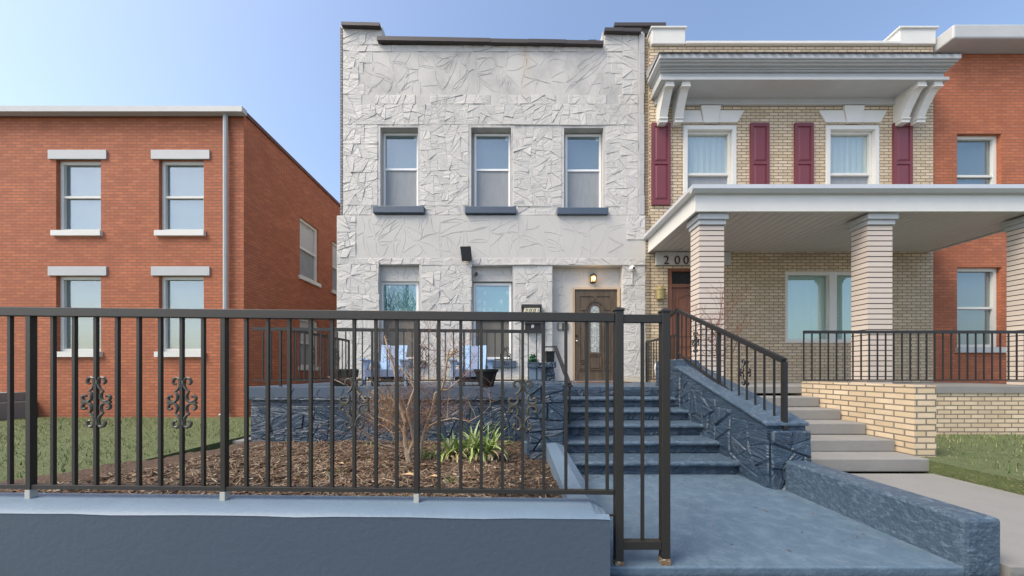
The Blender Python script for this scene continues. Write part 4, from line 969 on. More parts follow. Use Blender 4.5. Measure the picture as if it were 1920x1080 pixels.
# ================================================================== CHAIRS
def make_chair(label):
    o = thing('adirondack_chair', (0,0,0), label, 'chair', 'adirondack chairs on the porch')
    Wd = .32
    for s_ in (-1, 1):
        k = MB(); xo = s_*Wd; xi = s_*(Wd-.026)
        # flared front leg panel: wide at arm, narrow to the foot (seen from the side), tapered in front too
        f0 = [(xo-.0, .0, .0), (xi, .0, .0), (xi, .07, .0), (xo, .07, .0)]
        f1 = [(xo+s_*.0, -.01, .395), (xi-s_*.075, -.01, .395), (xi-s_*.075, .09, .395), (xo, .09, .395)]
        fm = [(xo, .0, .22), (xi-s_*.018, .0, .22), (xi-s_*.018, .075, .22), (xo, .075, .22)]
        if s_ < 0: k.hexa(f0, fm); k.hexa(fm, f1)
        else: k.hexa([f0[1],f0[0],f0[3],f0[2]], [fm[1],fm[0],fm[3],fm[2]]); k.hexa([fm[1],fm[0],fm[3],fm[2]], [f1[1],f1[0],f1[3],f1[2]])
        k.build('leg', M['chair_blue'], o, bevel=.003, local=True)
        k = MB(); k.bar((s_*(Wd-.05), .08, .20), (s_*(Wd-.07), .66, .02), .03, .085); k.build('leg', M['chair_blue'], o, bevel=.003, local=True)
        k = MB(); a = s_*(Wd+.045); c_ = s_*(Wd-.095)
        x0_, x1_ = sorted((a, c_)); k.hexa([(x0_,-.05,.395),(x1_,-.05,.395),(x1_-(0.03 if s_<0 else 0),.60,.365),(x0_+(0.03 if s_>0 else 0),.60,.365)], [(x0_,-.05,.417),(x1_,-.05,.417),(x1_-(0.03 if s_<0 else 0),.60,.387),(x0_+(0.03 if s_>0 else 0),.60,.387)])
        k.build('arm', M['chair_blue'], o, bevel=.004, local=True)
    k = MB(); k.box(-Wd+.028, Wd-.028, -.004, .02, .145, .255); k.build('apron', M['chair_grey'], o, bevel=.004, local=True)
    k = MB()
    for i in range(6):
        y = .022+i*.078; z = .262 - i*.02; k.hexa([(-Wd+.03,y,z-.018),(Wd-.03,y,z-.018),(Wd-.03,y+.07,z-.034),(-Wd+.03,y+.07,z-.034)], [(-Wd+.03,y,z),(Wd-.03,y,z),(Wd-.03,y+.07,z-.018),(-Wd+.03,y+.07,z-.018)])
    k.build('seat', M['chair_grey'], o, bevel=.003, local=True)
    k = MB(); k.box(-Wd+.05, Wd-.05, .08, .10, .09, .14); k.build('cross_rail', M['chair_dark'], o, local=True)
    k = MB(); k.box(-Wd+.05, Wd-.05, .50, .53, .05, .12); k.build('cross_rail', M['chair_dark'], o, local=True)
    lean = .20
    for i, (xa_, xb_) in enumerate(((-.215,-.078),(-.068,.068),(.078,.215))):
        k = MB(); f = .86; off = .012 if i == 1 else 0; top = .685 if i != 1 else .675
        y0_, y1_ = .47+off, .47+lean+off
        k.hexa([(xa_*f,y0_,.14),(xb_*f,y0_,.14),(xb_*f,y0_+.02,.14),(xa_*f,y0_+.02,.14)], [(xa_*1.02,y1_,top),(xb_*1.02,y1_,top),(xb_*1.02,y1_+.02,top),(xa_*1.02,y1_+.02,top)])
        k.build('back_slat', M['chair_grey'] if i == 1 else M['chair_blue'], o, bevel=.003, local=True)
    k = MB(); k.box(-Wd+.01, Wd-.01, .60, .625, .34, .40); k.build('back_brace', M['chair_blue'], o, local=True)
    return o
ch = make_chair('light blue adirondack chair in front of the left lower window')
ch2 = copy_tree(ch); ch2['label'] = 'light blue adirondack chair beside the black pot'
ch.location = (fx(721, 5.08), 5.08, P); ch.rotation_euler = (0,0,R(7)); ch2.location = (fx(884.5, 5.1), 5.1, P); ch2.rotation_euler = (0,0,R(3))
# pots
def pot(name, px, D, r_top, r_bot, h, label, n=24, sq=False):
    x = fx(px, D); o = thing(name, (x, D, P), label, 'plant pot')
    k = MB(); m_ = 4 if sq else n
    k.lathe((x, D, P), [(r_bot, .0), (r_bot*1.05, .01), (r_top*.90, h-.05), (r_top*.90, h-.05), (r_top, h-.04), (r_top*1.02, h), (r_top*.9, h), (r_top*.86, h-.05)], m_, smooth=not sq)
    k.build('body', M['black_soft'], o); return o
pot('plant_pot', 911.5, 5.03, .185, .105, .262, 'round black flared plant pot on the porch edge between right chair and pillar')
o = thing('planter_box', (fx(643,5.05), 5.05, P), 'wide black rectangular planter at the left end of the porch', 'plant pot')
k = MB(); x0, x1 = fx(624,5.05), fx(661,5.05); z0_ = P
k.hexa([(x0+.04,5.02,z0_),(x1-.05,5.02,z0_),(x1-.05,5.2,z0_),(x0+.04,5.2,z0_)], [(x0+.01,5.0,z0_+.13),(x1-.02,5.0,z0_+.13),(x1-.02,5.22,z0_+.13),(x0+.01,5.22,z0_+.13)]); k.build('lower_body', M['black_soft'], o, bevel=.01)
k = MB(); k.hexa([(x0+.0,4.99+.02,z0_+.135),(x1-.0,5.01,z0_+.135),(x1,5.24,z0_+.135),(x0,5.24,z0_+.135)], [(x0-.01,5.005,z0_+.265),(x1+.01,5.005,z0_+.265),(x1+.01,5.25,z0_+.265),(x0-.01,5.25,z0_+.265)]); k.build('upper_tray', M['black_soft'], o, bevel=.008)
# ornament on pillar: green frog-like glazed figure
fo = thing('garden_figurine', (fx(999,5.1), 5.1, ztp), 'small glossy green garden figurine on the stone pillar cap', 'figurine')
k = MB(); bx_ = fx(999,5.1); zz = ztp+.0
for (dx_, dy_, dz_, r_) in ((0,0,.045,.045),(0,-.02,.092,.034),(-.024,-.03,.118,.014),(.024,-.03,.118,.014),(-.042,-.02,.03,.03),(.042,-.02,.03,.03),(-.02,-.045,.04,.02),(.02,-.05,.05,.02),(.03,0,.09,.022),(-.035,0,.08,.022)):
    k.ico((bx_+dx_, 5.1+dy_, zz+dz_), r_)
k.build('body', M['green'], fo)
k = MB(); k.ico((bx_+.07, 5.1, zz+.02), .022, sz=1.1); k.ico((bx_+.075, 5.09, zz+.045), .012); k.build('companion', M['pink'], fo)
o = thing('window_box', (fx(1031,5.2), 5.2, ztp), 'dark box-shaped planter on the right half of the pillar cap', 'planter')
k = MB(); x0, x1 = fx(1024,5.2), fx(1038,5.2); k.hexa([(x0,5.12,ztp),(x1,5.12,ztp),(x1,5.3,ztp),(x0,5.3,ztp)], [(x0-.01,5.11,ztp+.17),(x1+.005,5.11,ztp+.17),(x1+.005,5.31,ztp+.17),(x0-.01,5.31,ztp+.17)]); k.build('body', M['black_soft'], o, bevel=.005)
k = MB(); k.box(x0-.015, x1+.01, 5.10, 5.32, ztp+.155, ztp+.175); k.build('rim', M['iron'], o, bevel=.003)
# door mat
D = 6.95; k = MB(); k.box(fx(1076,D), fx(1178,D), D-.2, D+.25, P+.002, P+.02); tag(k.build('doormat', M['mat'], bevel=.004), 'thin brown doormat on the blue porch before the door', 'doormat')

# ================================================================== PLANTS
def twigs(mb, p, d, L, r, depth, col_n=5):
    n = 5; pts = [p]; dd = d.normalized(); wob = .22
    for i in range(n):
        dd = (dd + Vector((U(-wob,wob), U(-wob,wob), U(-wob*.6,wob)))).normalized(); pts.append(pts[-1] + dd*(L/n))
    mb.tube(pts, [r*(1-.7*i/n) for i in range(n+1)], 4 if r < .004 else 6, cap=False)
    if depth > 0:
        for i in range(random.choice((2,3,3,4))):
            j = random.randint(1, n-1); q = pts[j]; ax = Vector((U(-1,1), U(-1,1)*.8, U(-.35,.9))).normalized()
            twigs(mb, q, (dd*.55 + ax).normalized(), L*U(.35,.7), r*.55, depth-1)
    return pts
shrub = thing('bare_shrub', W(771, 872, 3.4), 'leafless multi-stemmed shrub with pruned branches in the mulch bed', 'shrub')
stems = [
 ([(769,884,3.36),(768,872,3.37),(764,852,3.38),(761,838,3.4),(759,811,3.4),(760,791,3.4),(753,771,3.42),(748,755,3.42),(745,738,3.42),(742,705,3.45),(736,680,3.47),(728,655,3.5),(721,630,3.52)], .034, .009),
 ([(768,850,3.38),(770,840,3.37),(776,827,3.35),(773,811,3.34),(768,788,3.32),(763,768,3.3),(771,745,3.3),(777,728,3.3),(768,712,3.3),(757,698,3.3),(746,684,3.3),(733,664,3.3)], .019, .006),
 ([(786,872,3.44),(788,852,3.44),(791,830,3.44),(795,811,3.44),(804,787,3.42),(812,763,3.4),(816,738,3.4),(828,731,3.38),(834,712,3.36),(835,690,3.36),(838,676,3.36),(842,655,3.36)], .020, .010),
 ([(838,676,3.36),(846,664,3.36),(852,654,3.37)], .010, .009), ([(840,672,3.36),(850,663,3.33),(856,655,3.3)], .009, .008),
 ([(828,731,3.38),(838,731,3.35),(850,722,3.3),(866,708,3.28),(884,692,3.25)], .008, .003),
 ([(762,842,3.4),(752,838,3.36),(740,840,3.3),(719,835,3.25),(699,826,3.2),(676,809,3.15),(664,800,3.12)], .011, .004),
 ([(760,812,3.4),(748,798,3.42),(738,793,3.45),(722,787,3.48),(709,781,3.5),(695,767,3.5),(683,750,3.5),(668,732,3.52),(640,718,3.55),(615,706,3.6)], .014, .003),
 ([(760,800,3.4),(764,775,3.46),(768,760,3.5),(776,735,3.5),(778,705,3.5),(776,672,3.5),(782,650,3.5),(789,646,3.5)], .012, .008),
 ([(776,705,3.5),(786,690,3.48),(798,676,3.45),(806,655,3.45),(818,632,3.45)], .006, .002),
 ([(797,811,3.42),(806,798,3.3),(820,790,3.2),(850,784,3.1),(880,790,3.05),(905,776,3.0),(918,762,2.95)], .006, .002),
 ([(758,808,3.4),(736,812,3.5),(722,800,3.55),(706,790,3.6),(690,776,3.65)], .008, .003),
]
k = MB(); k2 = MB(); k3 = MB()
for pts, r0, r1 in stems:
    P3 = [W(*q) for q in pts]; n = len(P3); k.tube(P3, [r0 + (r1-r0)*(i/(n-1))**.8 for i in range(n)], 8)
    for i in range(1, n):
        if r0 > .03 and i < 3: continue
        for _ in range(random.choice((2,3,3)) if P3[i].z > .35 else 2):
            d = Vector((U(-1,1), U(-.8,.8), U(-.15,1.0))).normalized(); q = P3[i-1].lerp(P3[i], U(0,1))
            twigs(random.choice((k2,k2,k3)), q, d, U(.14,.50), U(.0016,.0034), random.choice((1,2,2)))
# extra wide-spreading twigs right and left
for _ in range(44):
    q = W(U(745,800), U(770,820), U(3.3,3.6)); d = Vector((random.choice((-1,1,1))*U(.5,1), U(-.5,.3), U(.1,.8))); twigs(random.choice((k2,k3)), q, d, U(.35,.75), U(.002,.0035), 2)
for _ in range(60):
    q = W(U(720,760), U(775,825), U(3.4,3.7)); d = Vector((U(-.9,.2), U(-.5,.5), U(.2,1))); twigs(k3, q, d, U(.2,.42), U(.0018,.0032), 1)
k.build('trunk', M['bark'], shrub); tw = k2.build('red_twigs', M['twig'], shrub); k3.build('tan_twigs', M['twig_tan'], shrub)
k = MB()
for _ in range(230):
    q = W(random.gauss(725, 16), random.gauss(766, 20), U(3.35, 3.7)); a = U(0,6.28); L = U(.006,.014); e1 = Vector((math.cos(a), U(-1,1), math.sin(a))).normalized()*L; e2 = e1.orthogonal().normalized()*L*.55
    k.face([q-e1, q+e2, q+e1+Vector((0,0,.004)), q-e2])
k.build('dry_leaves', M['dry_leaf'], shrub)

def clump(name, px, py, D, n, L, label, dry=.35, dark=False, spread=.14, cat='plant', grp=None, wd=.009):
    x = fx(px, D); y = D; z = gz(x, y); o = thing(name, (x, y, z), label, cat, grp); kk = MB(); kd = MB()
    for i in range(n):
        a = U(0, 6.28); bx, by = x + U(-1,1)*spread, y + U(-1,1)*spread*.6; le = L*U(.6,1.15); lean = U(.25,1.45); isd = random.random() < dry
        if isd: lean = U(.8,1.8); le *= .8
        w0 = wd*U(.7,1.4); pts = []; p = Vector((bx, by, z-.005)); ang = math.pi/2 - lean*.25
        seg = 6
        for j in range(seg+1):
            pts.append(p.copy()); p = p + Vector((math.cos(a)*math.cos(ang), math.sin(a)*math.cos(ang), math.sin(ang)))*(le/seg); ang -= lean*.36*(1+.35*j/seg)
        side = Vector((-math.sin(a), math.cos(a), 0)); c = random.choice([(.17,.26,.05),(.26,.36,.08),(.36,.44,.14),(.46,.52,.22)]) if not isd else random.choice([(.50,.38,.2),(.40,.28,.14),(.55,.47,.3)])
        if dark and not isd: c = mul(c, .6)
        tb = kd if isd else kk
        for j in range(seg):
            w1 = w0*(1-(j/seg)**2.2); w2 = w0*(1-((j+1)/seg)**2.2)+.0004; c_ = mul(c, .85+.25*j/seg); dn = Vector((0,0,-.003))
            tb.face([pts[j]-side*w1, pts[j]+dn, pts[j+1]+dn, pts[j+1]-side*w2], col=c_); tb.face([pts[j]+dn, pts[j]+side*w1, pts[j+1]+side*w2, pts[j+1]+dn], col=c_)
    kk.build('leaves', M['blade'], o)
    if kd.f: kd.build('dry_leaves', M['blade'], o)
    return o
clump('strappy_plant', 808, 862, 3.62, 46, .20, 'low dark green strappy clump just right of the shrub trunk', .2, True, .10, 'plant', 'strappy leaved clumps in the bed')
clump('strappy_plant', 858, 866, 3.50, 120, .36, 'pale green strappy clump with tan dead leaves, middle of the three', .42, False, .12, 'plant', 'strappy leaved clumps in the bed', .016)
clump('strappy_plant', 900, 864, 3.52, 150, .42, 'largest strappy clump, long pale leaves arching right before the blue wall', .3, False, .14, 'plant', 'strappy leaved clumps in the bed', .016)
g1 = 'green shoots in the mulch'
clump('green_shoot', 618, 885, 2.75, 16, .085, 'small green shoots at the far left of the mulch bed', 0, True, .05, 'plant', g1, .006)
clump('green_shoot', 634, 880, 2.8, 14, .09, 'green shoots between two fence pickets left of the shrub', 0, True, .04, 'plant', g1, .006)
clump('green_shoot', 845, 903, 2.6, 26, .085, 'thick green shoots in front of the strappy clumps', 0, True, .045, 'plant', g1, .007)
clump('green_shoot', 638, 932, 2.0, 14, .045, 'tiny green tuft behind the cap at lower left', 0, True, .025, 'plant', g1, .004)
clump('green_shoot', 748, 928, 2.03, 9, .035, 'tiny low sprout left of the middle fence post foot', 0, True, .02, 'plant', g1, .004)
clump('green_shoot', 895, 932, 2.03, 12, .045, 'bright green sprout behind the cap right of the middle post', 0, False, .015, 'plant', g1, .005)
clump('green_shoot', 697, 826, 4.6, 24, .10, 'thin grass tuft at the foot of the blue porch wall', 0, False, .09, 'plant', g1, .004)
# big dead leaves
for (px, py, D, sz, lab) in ((764,898,2.72,.06,'curled tan dead leaf in the mulch below the shrub'),(812,902,2.65,.045,'flat brown dead leaf right of the middle post'),(638,862,3.1,.04,'pale scrap of dead leaf at left of the bed')):
    x = fx(px,D); z = gz(x,D)+.035; k = MB()
    a = [Vector((x-sz,D,z)), Vector((x-sz*.3,D-sz*.5,z+.012)), Vector((x+sz,D-.1*sz,z+.004)), Vector((x+sz*.2,D+sz*.5,z+.014))]
    c_ = sum(a, Vector())/4 + Vector((0,0,-.008))
    for i in range(4): k.face([a[i], a[(i+1)%4], c_], col=(.48,.34,.18)); k.face([a[(i+1)%4]-Vector((0,0,.002)), a[i]-Vector((0,0,.002)), c_-Vector((0,0,.002))], col=(.4,.28,.15))
    tag(k.build('dead_leaf', M['chip']), lab, 'leaf', 'dead leaves on the mulch')
# vine tangle on stair railing
vn = thing('bare_vine', (2.6, 4.7, 1.2), 'tangle of bare dark vine stems behind the right stair railing', 'vine')
k = MB()
for _ in range(26):
    q = Vector((U(2.5,2.75), U(4.0,4.9), U(1.2,1.7))); twigs(k, q, Vector((U(-.3,.8), U(-1,1), U(-.5,1))), U(.3,.7), U(.003,.006), 2)
k.build('stems', M['twig'], vn)

# ================================================================== NEIGHBOUR, RIGHT
nb = thing('tan_brick_rowhouse', (6, DW, 0), 'yellow-tan brick rowhouse with maroon shutters and white trimmed porch', 'house')
NX0, NX1 = fx(1217.5, DW), 9.4
doorN = (fx(1252,DW), fx(1252,DW)+1.28, P-.02, fz(503,DW))
wins = [(3.82, 5.0, fz(402,DW), fz(236,DW)), (7.0, 8.18, fz(402,DW), fz(236,DW))]
lowins = [(6.1, 8.3, 1.7, 3.3)]
k = MB(); zN = fz(86, DW)
wall_cells(k, NX0, NX1, -.1, zN, DW, DW+.16, [doorN]+wins+lowins); k.box(NX0, NX1, DW+.16, DW+9, -.1, zN-.05)
k.build('wall', M['tan_brick'], nb)
k = MB(); k.box(fx(1208.5,DW), NX0-.002, DW+.05, DW+9, -.1, fz(66,DW)); k.box(XR2+.002, NX0+.02, DW-.015, DW+.05, P, ZM-.02)
k.build('party_wall', M['tan_brick_dirty'], nb)
# parapet block
k = MB(); k.box(fx(1220.5,DW), fx(1283,DW), DW-.05, DW+.3, zN+.0, fz(58,DW)); k.box(fx(1218,DW), fx(1285.5,DW), DW-.08, DW+.33, fz(62,DW)+.04, fz(55,DW)); k.build('parapet_block', M['trim'], nb, bevel=.012)
k = MB(); k.box(8.6, 9.4, DW-.05, DW+.3, zN, fz(58,DW)); k.box(8.56, 9.44, DW-.08, DW+.33, fz(62,DW)+.04, fz(55,DW)); k.build('parapet_block', M['trim'], nb, bevel=.012)
k = MB(); k.box(fx(1284,DW), 8.6, DW-.06, DW+.3, zN, fz(81,DW)); k.build('coping', M['trim'], nb, bevel=.01)
k = MB(); k.box(fx(1151,DW+.5), fx(1247,DW+.5), DW+.45, DW+1.6, fz(52,DW+.5), fz(46,DW+.5)); k.box(fx(1155,DW+.5), fx(1240,DW+.5), DW+.5, DW+1.5, fz(62,DW+.5), fz(52,DW+.5)); k.build('party_wall_cap', M['coping'], nb)
# cornice
cx0, cx1, cd = 3.02, 9.2, .60
steps_ = [(0.60, 7.56, 7.46), (.57, 7.46, 7.43), (.53, 7.43, 7.40), (.47, 7.40, 7.37), (.44, 7.37, 7.34), (.40, 7.34, 7.19)]
k = MB()
for dep, zt_, zb_ in steps_:
    o_ = (.60-dep); k.box(cx0+o_*.5, cx1-o_*.5, DW-dep-.02, DW-.001, zb_+.0005, zt_-.0005)
cor = k.build('cornice', M['trim_grey'], nb, bevel=.014)
k = MB(); k.box(cx0+.08, cx1-.1, DW-.50, DW-.001, 7.13, 7.189); k.box(cx0+.16, cx1-.2, DW-.05, DW-.001, 6.98, 7.13); k.build('soffit', M['trim_grey'], cor)
k = MB(); n = 36; random.seed(3)
for i in range(n):
    a0, a1 = cx0-.02+(cx1-cx0+.04)*i/n, cx0-.02+(cx1-cx0+.04)*(i+1)/n; xm = (a0+a1)/2; j = U(-.015,.015)
    k.face([(a0,DW-.64,7.575),(xm,DW-.67+j,7.545+j),(a1-.004,DW-.64,7.575),(a1-.004,DW-.001,7.76),(a0,DW-.001,7.76)])
    k.face([(a0,DW-.64,7.56),(a1-.004,DW-.64,7.56),(xm,DW-.67+j,7.54+j)])
k.face([(cx0-.02,DW-.64,7.56),(cx0-.02,DW-.001,7.76),(cx0-.02,DW-.001,7.56)])
k.build('slate_roof', M['slate'], cor)
def bracket(x0, x1):
    k = MB(); pr_ = [(DW-.46,7.125),(DW-.46,7.06),(DW-.43,7.03),(DW-.40,6.99)]
    outer = [(DW-.46,7.13),(DW-.46,7.05),(DW-.40,7.03)] + [(DW-.13-.27*math.cos(a), 6.60+.42*math.sin(a)+.0) for a in [R(q) for q in (82,70,58,46,34,22)]]
    poly = [(DW-.001,7.13),(DW-.46,7.13),(DW-.46,7.06),(DW-.42,7.04),(DW-.36,6.98),(DW-.28,6.86),(DW-.21,6.74),(DW-.165,6.62),(DW-.15,6.57),(DW-.17,6.555),(DW-.17,6.50),(DW-.001,6.50)]
    # convex-ish pieces
    for a, b_ in zip(poly[1:-1], poly[2:]):
        if abs(a[1]-b_[1]) < 1e-6: continue
        k.face([(x0,a[0],a[1]),(x0,b_[0],b_[1]),(x1,b_[0],b_[1]),(x1,a[0],a[1])][::-1])
        for xx, fl in ((x0, 1), (x1, -1)):
            q = [(xx,a[0],a[1]),(xx,DW-.001,a[1]),(xx,DW-.001,b_[1]),(xx,b_[0],b_[1])]; k.face(q[::fl])
    k.face([(x0,DW-.17,6.50),(x0,DW-.001,6.50),(x1,DW-.001,6.50),(x1,DW-.17,6.50)]); k.box(x0-.01, x1+.01, DW-.19, DW-.001, 6.56, 6.59); k.box(x0-.01,x1+.01,DW-.475,DW-.001,7.02,7.045)
    k.build('bracket', M['trim'], cor, bevel=.006)
for a in (3.22, 3.56, 8.5, 8.84): bracket(a, a+.17)
# windows, lintels, shutters
for i, (a, b_, c_, d_) in enumerate(wins):
    k = MB(); t_ = .09; k.box(a, a+t_, DW-.02, DW+.16, c_, d_); k.box(b_-t_, b_, DW-.02, DW+.16, c_, d_); k.box(a+t_, b_-t_, DW-.02, DW+.16, d_-t_, d_)
    k.box(a+t_, a+t_+.05, DW+.06, DW+.15, c_, d_-t_); k.box(b_-t_-.05, b_-t_, DW+.06, DW+.15, c_, d_-t_); k.box(a+t_+.05, b_-t_-.05, DW+.06, DW+.15, d_-t_-.05, d_-t_); zm_ = fz(324, DW); k.box(a+t_+.05, b_-t_-.05, DW+.05, DW+.15, zm_-.03, zm_+.03)
    wn = k.build('window', M['trim'], nb, bevel=.004)
    q = MB(); q.box(a+t_+.05, b_-t_-.05, DW+.11, DW+.115, zm_+.03, d_-t_-.05); q.build('pane', M['glass'], wn)
    q = MB(); n = 22; x0, x1 = a+t_+.05, b_-t_-.05
    for j in range(n):
        s0, s1 = x0+(x1-x0)*j/n, x0+(x1-x0)*(j+1)/n; q.face([(s0,DW+.13+.008*math.sin(j*1.9),zm_),(s1,DW+.13+.008*math.sin((j+1)*1.9),zm_),(s1,DW+.13+.008*math.sin((j+1)*1.9),d_-t_-.05),(s0,DW+.13+.008*math.sin(j*1.9),d_-t_-.05)], smooth=True)
    q.build('curtain', M['white_curtain'], wn)
    q = MB(); q.box(x0, x1, DW+.10, DW+.105, c_, zm_-.03); q.build('screen', M['screen'], wn)
    q = MB(); q.box(a-.05, b_+.05, DW-.06, DW+.1, c_-.12, c_); q.build('sill', M['trim'], wn, bevel=.01)
    # lintel
    zt_, zb_ = fz(208.5,DW), fz(231,DW); k = MB(); cc = (a+b_)/2
    k.prism([(a-.02,zb_),(cc-.16,zb_),(cc-.22,zt_),(a-.17,zt_)], DW-.03, DW-.001); k.prism([(cc+.16,zb_),(b_+.02,zb_),(b_+.17,zt_),(cc+.22,zt_)], DW-.03, DW-.001); k.prism([(cc-.155,zb_-.02),(cc+.155,zb_-.02),(cc+.225,zt_+.09),(cc-.225,zt_+.09)], DW-.06, DW-.001)
    k.build('lintel', M['trim'], nb, bevel=.006)
    for s_, (sa, sb) in enumerate(((a-.715, a-.30), (b_+.30, b_+.715))):
        zt_, zb_ = fz(232.5,DW), fz(385.5,DW); k = MB(); k.box(sa, sb, DW-.028, DW-.001, zb_, zt_)
        z_m = (zt_+zb_)/2+.02
        for (p0, p1) in ((zb_+.11, z_m-.03), (z_m+.03, zt_-.08)):
            x0, x1 = sa+.06, sb-.06
            for (e0,e1,e2,e3) in ((sa,x0,p0,p1),(x1,sb,p0,p1)): k.box(e0,e1,DW-.045,DW-.028,e2,e3)
            A = [(x0+.015,DW-.029,p0+.015),(x1-.015,DW-.029,p0+.015),(x1-.015,DW-.029,p1-.015),(x0+.015,DW-.029,p1-.015)]; B = [(x0+.05,DW-.044,p0+.05),(x1-.05,DW-.044,p0+.05),(x1-.05,DW-.044,p1-.05),(x0+.05,DW-.044,p1-.05)]
            k.face(B); [k.face([A[q], A[(q+1)%4], B[(q+1)%4], B[q]]) for q in range(4)]
        for (e2, e3) in ((zb_,zb_+.11),(z_m-.03,z_m+.03),(zt_-.08,zt_)): k.box(sa,sb,DW-.045,DW-.028,e2,e3)
        k.build('shutter', M['maroon'], nb)
k = MB(); a,b_,c_,d_ = lowins[0]
for j in range(2): 
    s0 = a+(b_-a)*j/2; s1 = a+(b_-a)*(j+1)/2; ring(k, s0, s1, c_, d_, DW+.13, .08, .1)
wn = k.build('window', M['trim'], nb); q = MB(); q.box(a+.05,b_-.05,DW+.135,DW+.14,c_+.03,d_-.03); q.build('pane', M['glass_low'], wn); q = MB(); q.box(a+.05,b_-.05,DW+.15,DW+.155,c_+.03,d_-.03); q.build('curtain', M['white_curtain'], wn)
# door of neighbour
a, b_, c_, d_ = doorN; k = MB(); t_ = .10
k.box(a, a+t_, DW+.02, DW+.155, P, d_); k.box(b_-t_, b_, DW+.02, DW+.155, P, d_); k.box(a+t_, b_-t_, DW+.02, DW+.155, d_-.06, d_); ztr = fz(538,DW); k.box(a+t_, b_-t_, DW+.04, DW+.155, ztr, ztr+.08)
k.box(a+t_, b_-t_, DW+.09, DW+.15, P+.02, ztr-.0)
cxd = (a+b_)/2; hw_ = (b_-a)/2-t_-.14; zs = ztr-.26
pa = [(cxd-hw_, P+1.05)] + [(cxd-hw_, zs)] + [(cxd+hw_*math.cos(R(q)), zs+.12*math.sin(R(q))) for q in range(165, 14, -15)] + [(cxd+hw_, zs), (cxd+hw_, P+1.05), (cxd-hw_, P+1.05)]
for p0, p1 in zip(pa, pa[1:]): k.bar((p0[0],DW+.085,p0[1]), (p1[0],DW+.085,p1[1]), .035, .03, up=(0,1,0))
for zq in (.2,.55): ring(k, cxd-hw_, cxd+hw_, P+zq, P+zq+.28, DW+.09, .03, .02)
dn = k.build('door', M['door_red'], nb, bevel=.003)
q = MB(); q.box(a+t_, b_-t_, DW+.10, DW+.11, ztr+.08, d_-.06); q.build('transom', M['black_soft'], dn)
q = MB(); q.ico((b_-t_-.09, DW+.05, P+1.0), .03); q.build('knob', M['metal'], dn)
# number board
k = MB(); bz0, bz1 = fz(496.5,DW-.05), fz(473,DW-.05); k.box(fx(1230,DW-.05), doorN[1]+.1, DW-.05, DW-.002, bz0, bz1); nbd = k.build('number_board', M['house_grey'], nb, bevel=.004)
for px, chh in ((1243.5,'2'), (1264,'0'), (1280.5,'0')):
    text('numeral', chh, .27, (fx(px,DW-.05), DW-.056, fz(495.3,DW-.05)), M['maroon_dark'], nbd, .006)
# porch roof
rx0, rx1, ry0 = 3.03, 9.3, 5.47; k = MB()
k.box(rx0+.02, rx1-.02, ry0+.02, DW-.001, 3.98, 4.10); k.hexa([(rx0,ry0,4.101),(rx1,ry0,4.101),(rx1,DW-.001,4.101),(rx0,DW-.001,4.101)], [(rx0+.2,ry0+.3,4.16),(rx1-.2,ry0+.3,4.16),(rx1-.2,DW-.001,4.42),(rx0+.2,DW-.001,4.42)]); 
rf = k.build('porch_roof', M['slate'], nb)
k = MB(); k.box(rx0, rx0+.04, ry0, DW-.001, 3.70, 3.99); k.box(rx1-.04, rx1, ry0, DW-.001, 3.70, 3.99); k.box(rx0+.04, rx1-.04, ry0, ry0+.04, 3.70, 3.99); k.build('fascia', M['trim'], rf, bevel=.004)
k = MB(); k.sweep_x([(ry0-.09,4.10),(ry0-.10,4.03),(ry0-.06,3.985),(ry0-.0,3.985),(ry0,4.10)], rx0-.09, rx1+.05)
pr_ = [(rx0-.09,4.10),(rx0-.10,4.03),(rx0-.06,3.985),(rx0-.001,3.985),(rx0-.001,4.10)]; k.prism(pr_, ry0-.0, DW-.002); k.build('gutter', M['gutter'], rf)
k = MB(); nb_ = 40
for i in range(nb_):
    a0 = rx0+.045+(rx1-rx0-.09)*i/nb_; a1 = rx0+.045+(rx1-rx0-.09)*(i+1)/nb_; k.box(a0, a1-.012, ry0+.045, DW-.002, 3.728, 3.75)
k.box(rx0+.045, rx1-.045, ry0+.045, DW-.002, 3.751, 3.78)
k.build('soffit', M['soffit'], rf)
for cxx in (3.16, 6.0, 8.75):
    k = MB(); k.box(cxx, cxx+.42, 5.58, 5.85, P-.0, 3.52)
    cl = k.build('column', M['roman_brick'], nb)
    k = MB(); k.box(cxx-.02, cxx+.44, 5.55, 5.88, 3.521, 3.60); k.box(cxx-.045, cxx+.465, 5.52, 5.91, 3.601, 3.70); k.build('capital', M['trim_grey'], cl, bevel=.01)
# neighbour porch and stairs
k = MB(); k.box(2.99, 9.4, 5.0, DW-.03, P-.10, P-.003); np2 = thing('neighbouring_porch', (6,5,0), 'concrete porch of the yellow brick house', 'porch'); k.build('deck', M['concrete'], np2)
k = MB(); k.box(4.4, 9.4, 5.02, 5.22, -.1, P-.10); k.build('front_wall', M['tan_brick'], np2)
for i in range(5): 
    k = MB(); k.box(2.68, 4.36, 3.45+.31*i, 5.0, rise*i, rise*(i+1)-.004*(i%2)-.001); k.build('step', M['concrete'], np2, bevel=.01)
k = MB(); k.box(4.38, 4.62, 3.6, 5.0, -.1, .9); k.build('cheek_wall', M['tan_brick'], np2)
o = siderail(0, 0, 1, 0, 1, 'x') if False else None
pr2 = thing('porch_railing', (7,5.1,P), 'black iron railing on the porch of the yellow brick house', 'railing')
k = MB(); k.bar((4.5,5.1,1.66),(9.3,5.1,1.66),.035,.045); k.build('top_rail', M['iron_far'], pr2); k = MB(); k.bar((4.5,5.1,.92),(9.3,5.1,.92),.02,.02); k.build('bottom_rail', M['iron_far'], pr2)
for i in range(39): x = 4.5+4.8*i/38; k = MB(); k.box(x-.007,x+.007,5.093,5.107,.93,1.64); k.build('picket', M['iron_far'], pr2)
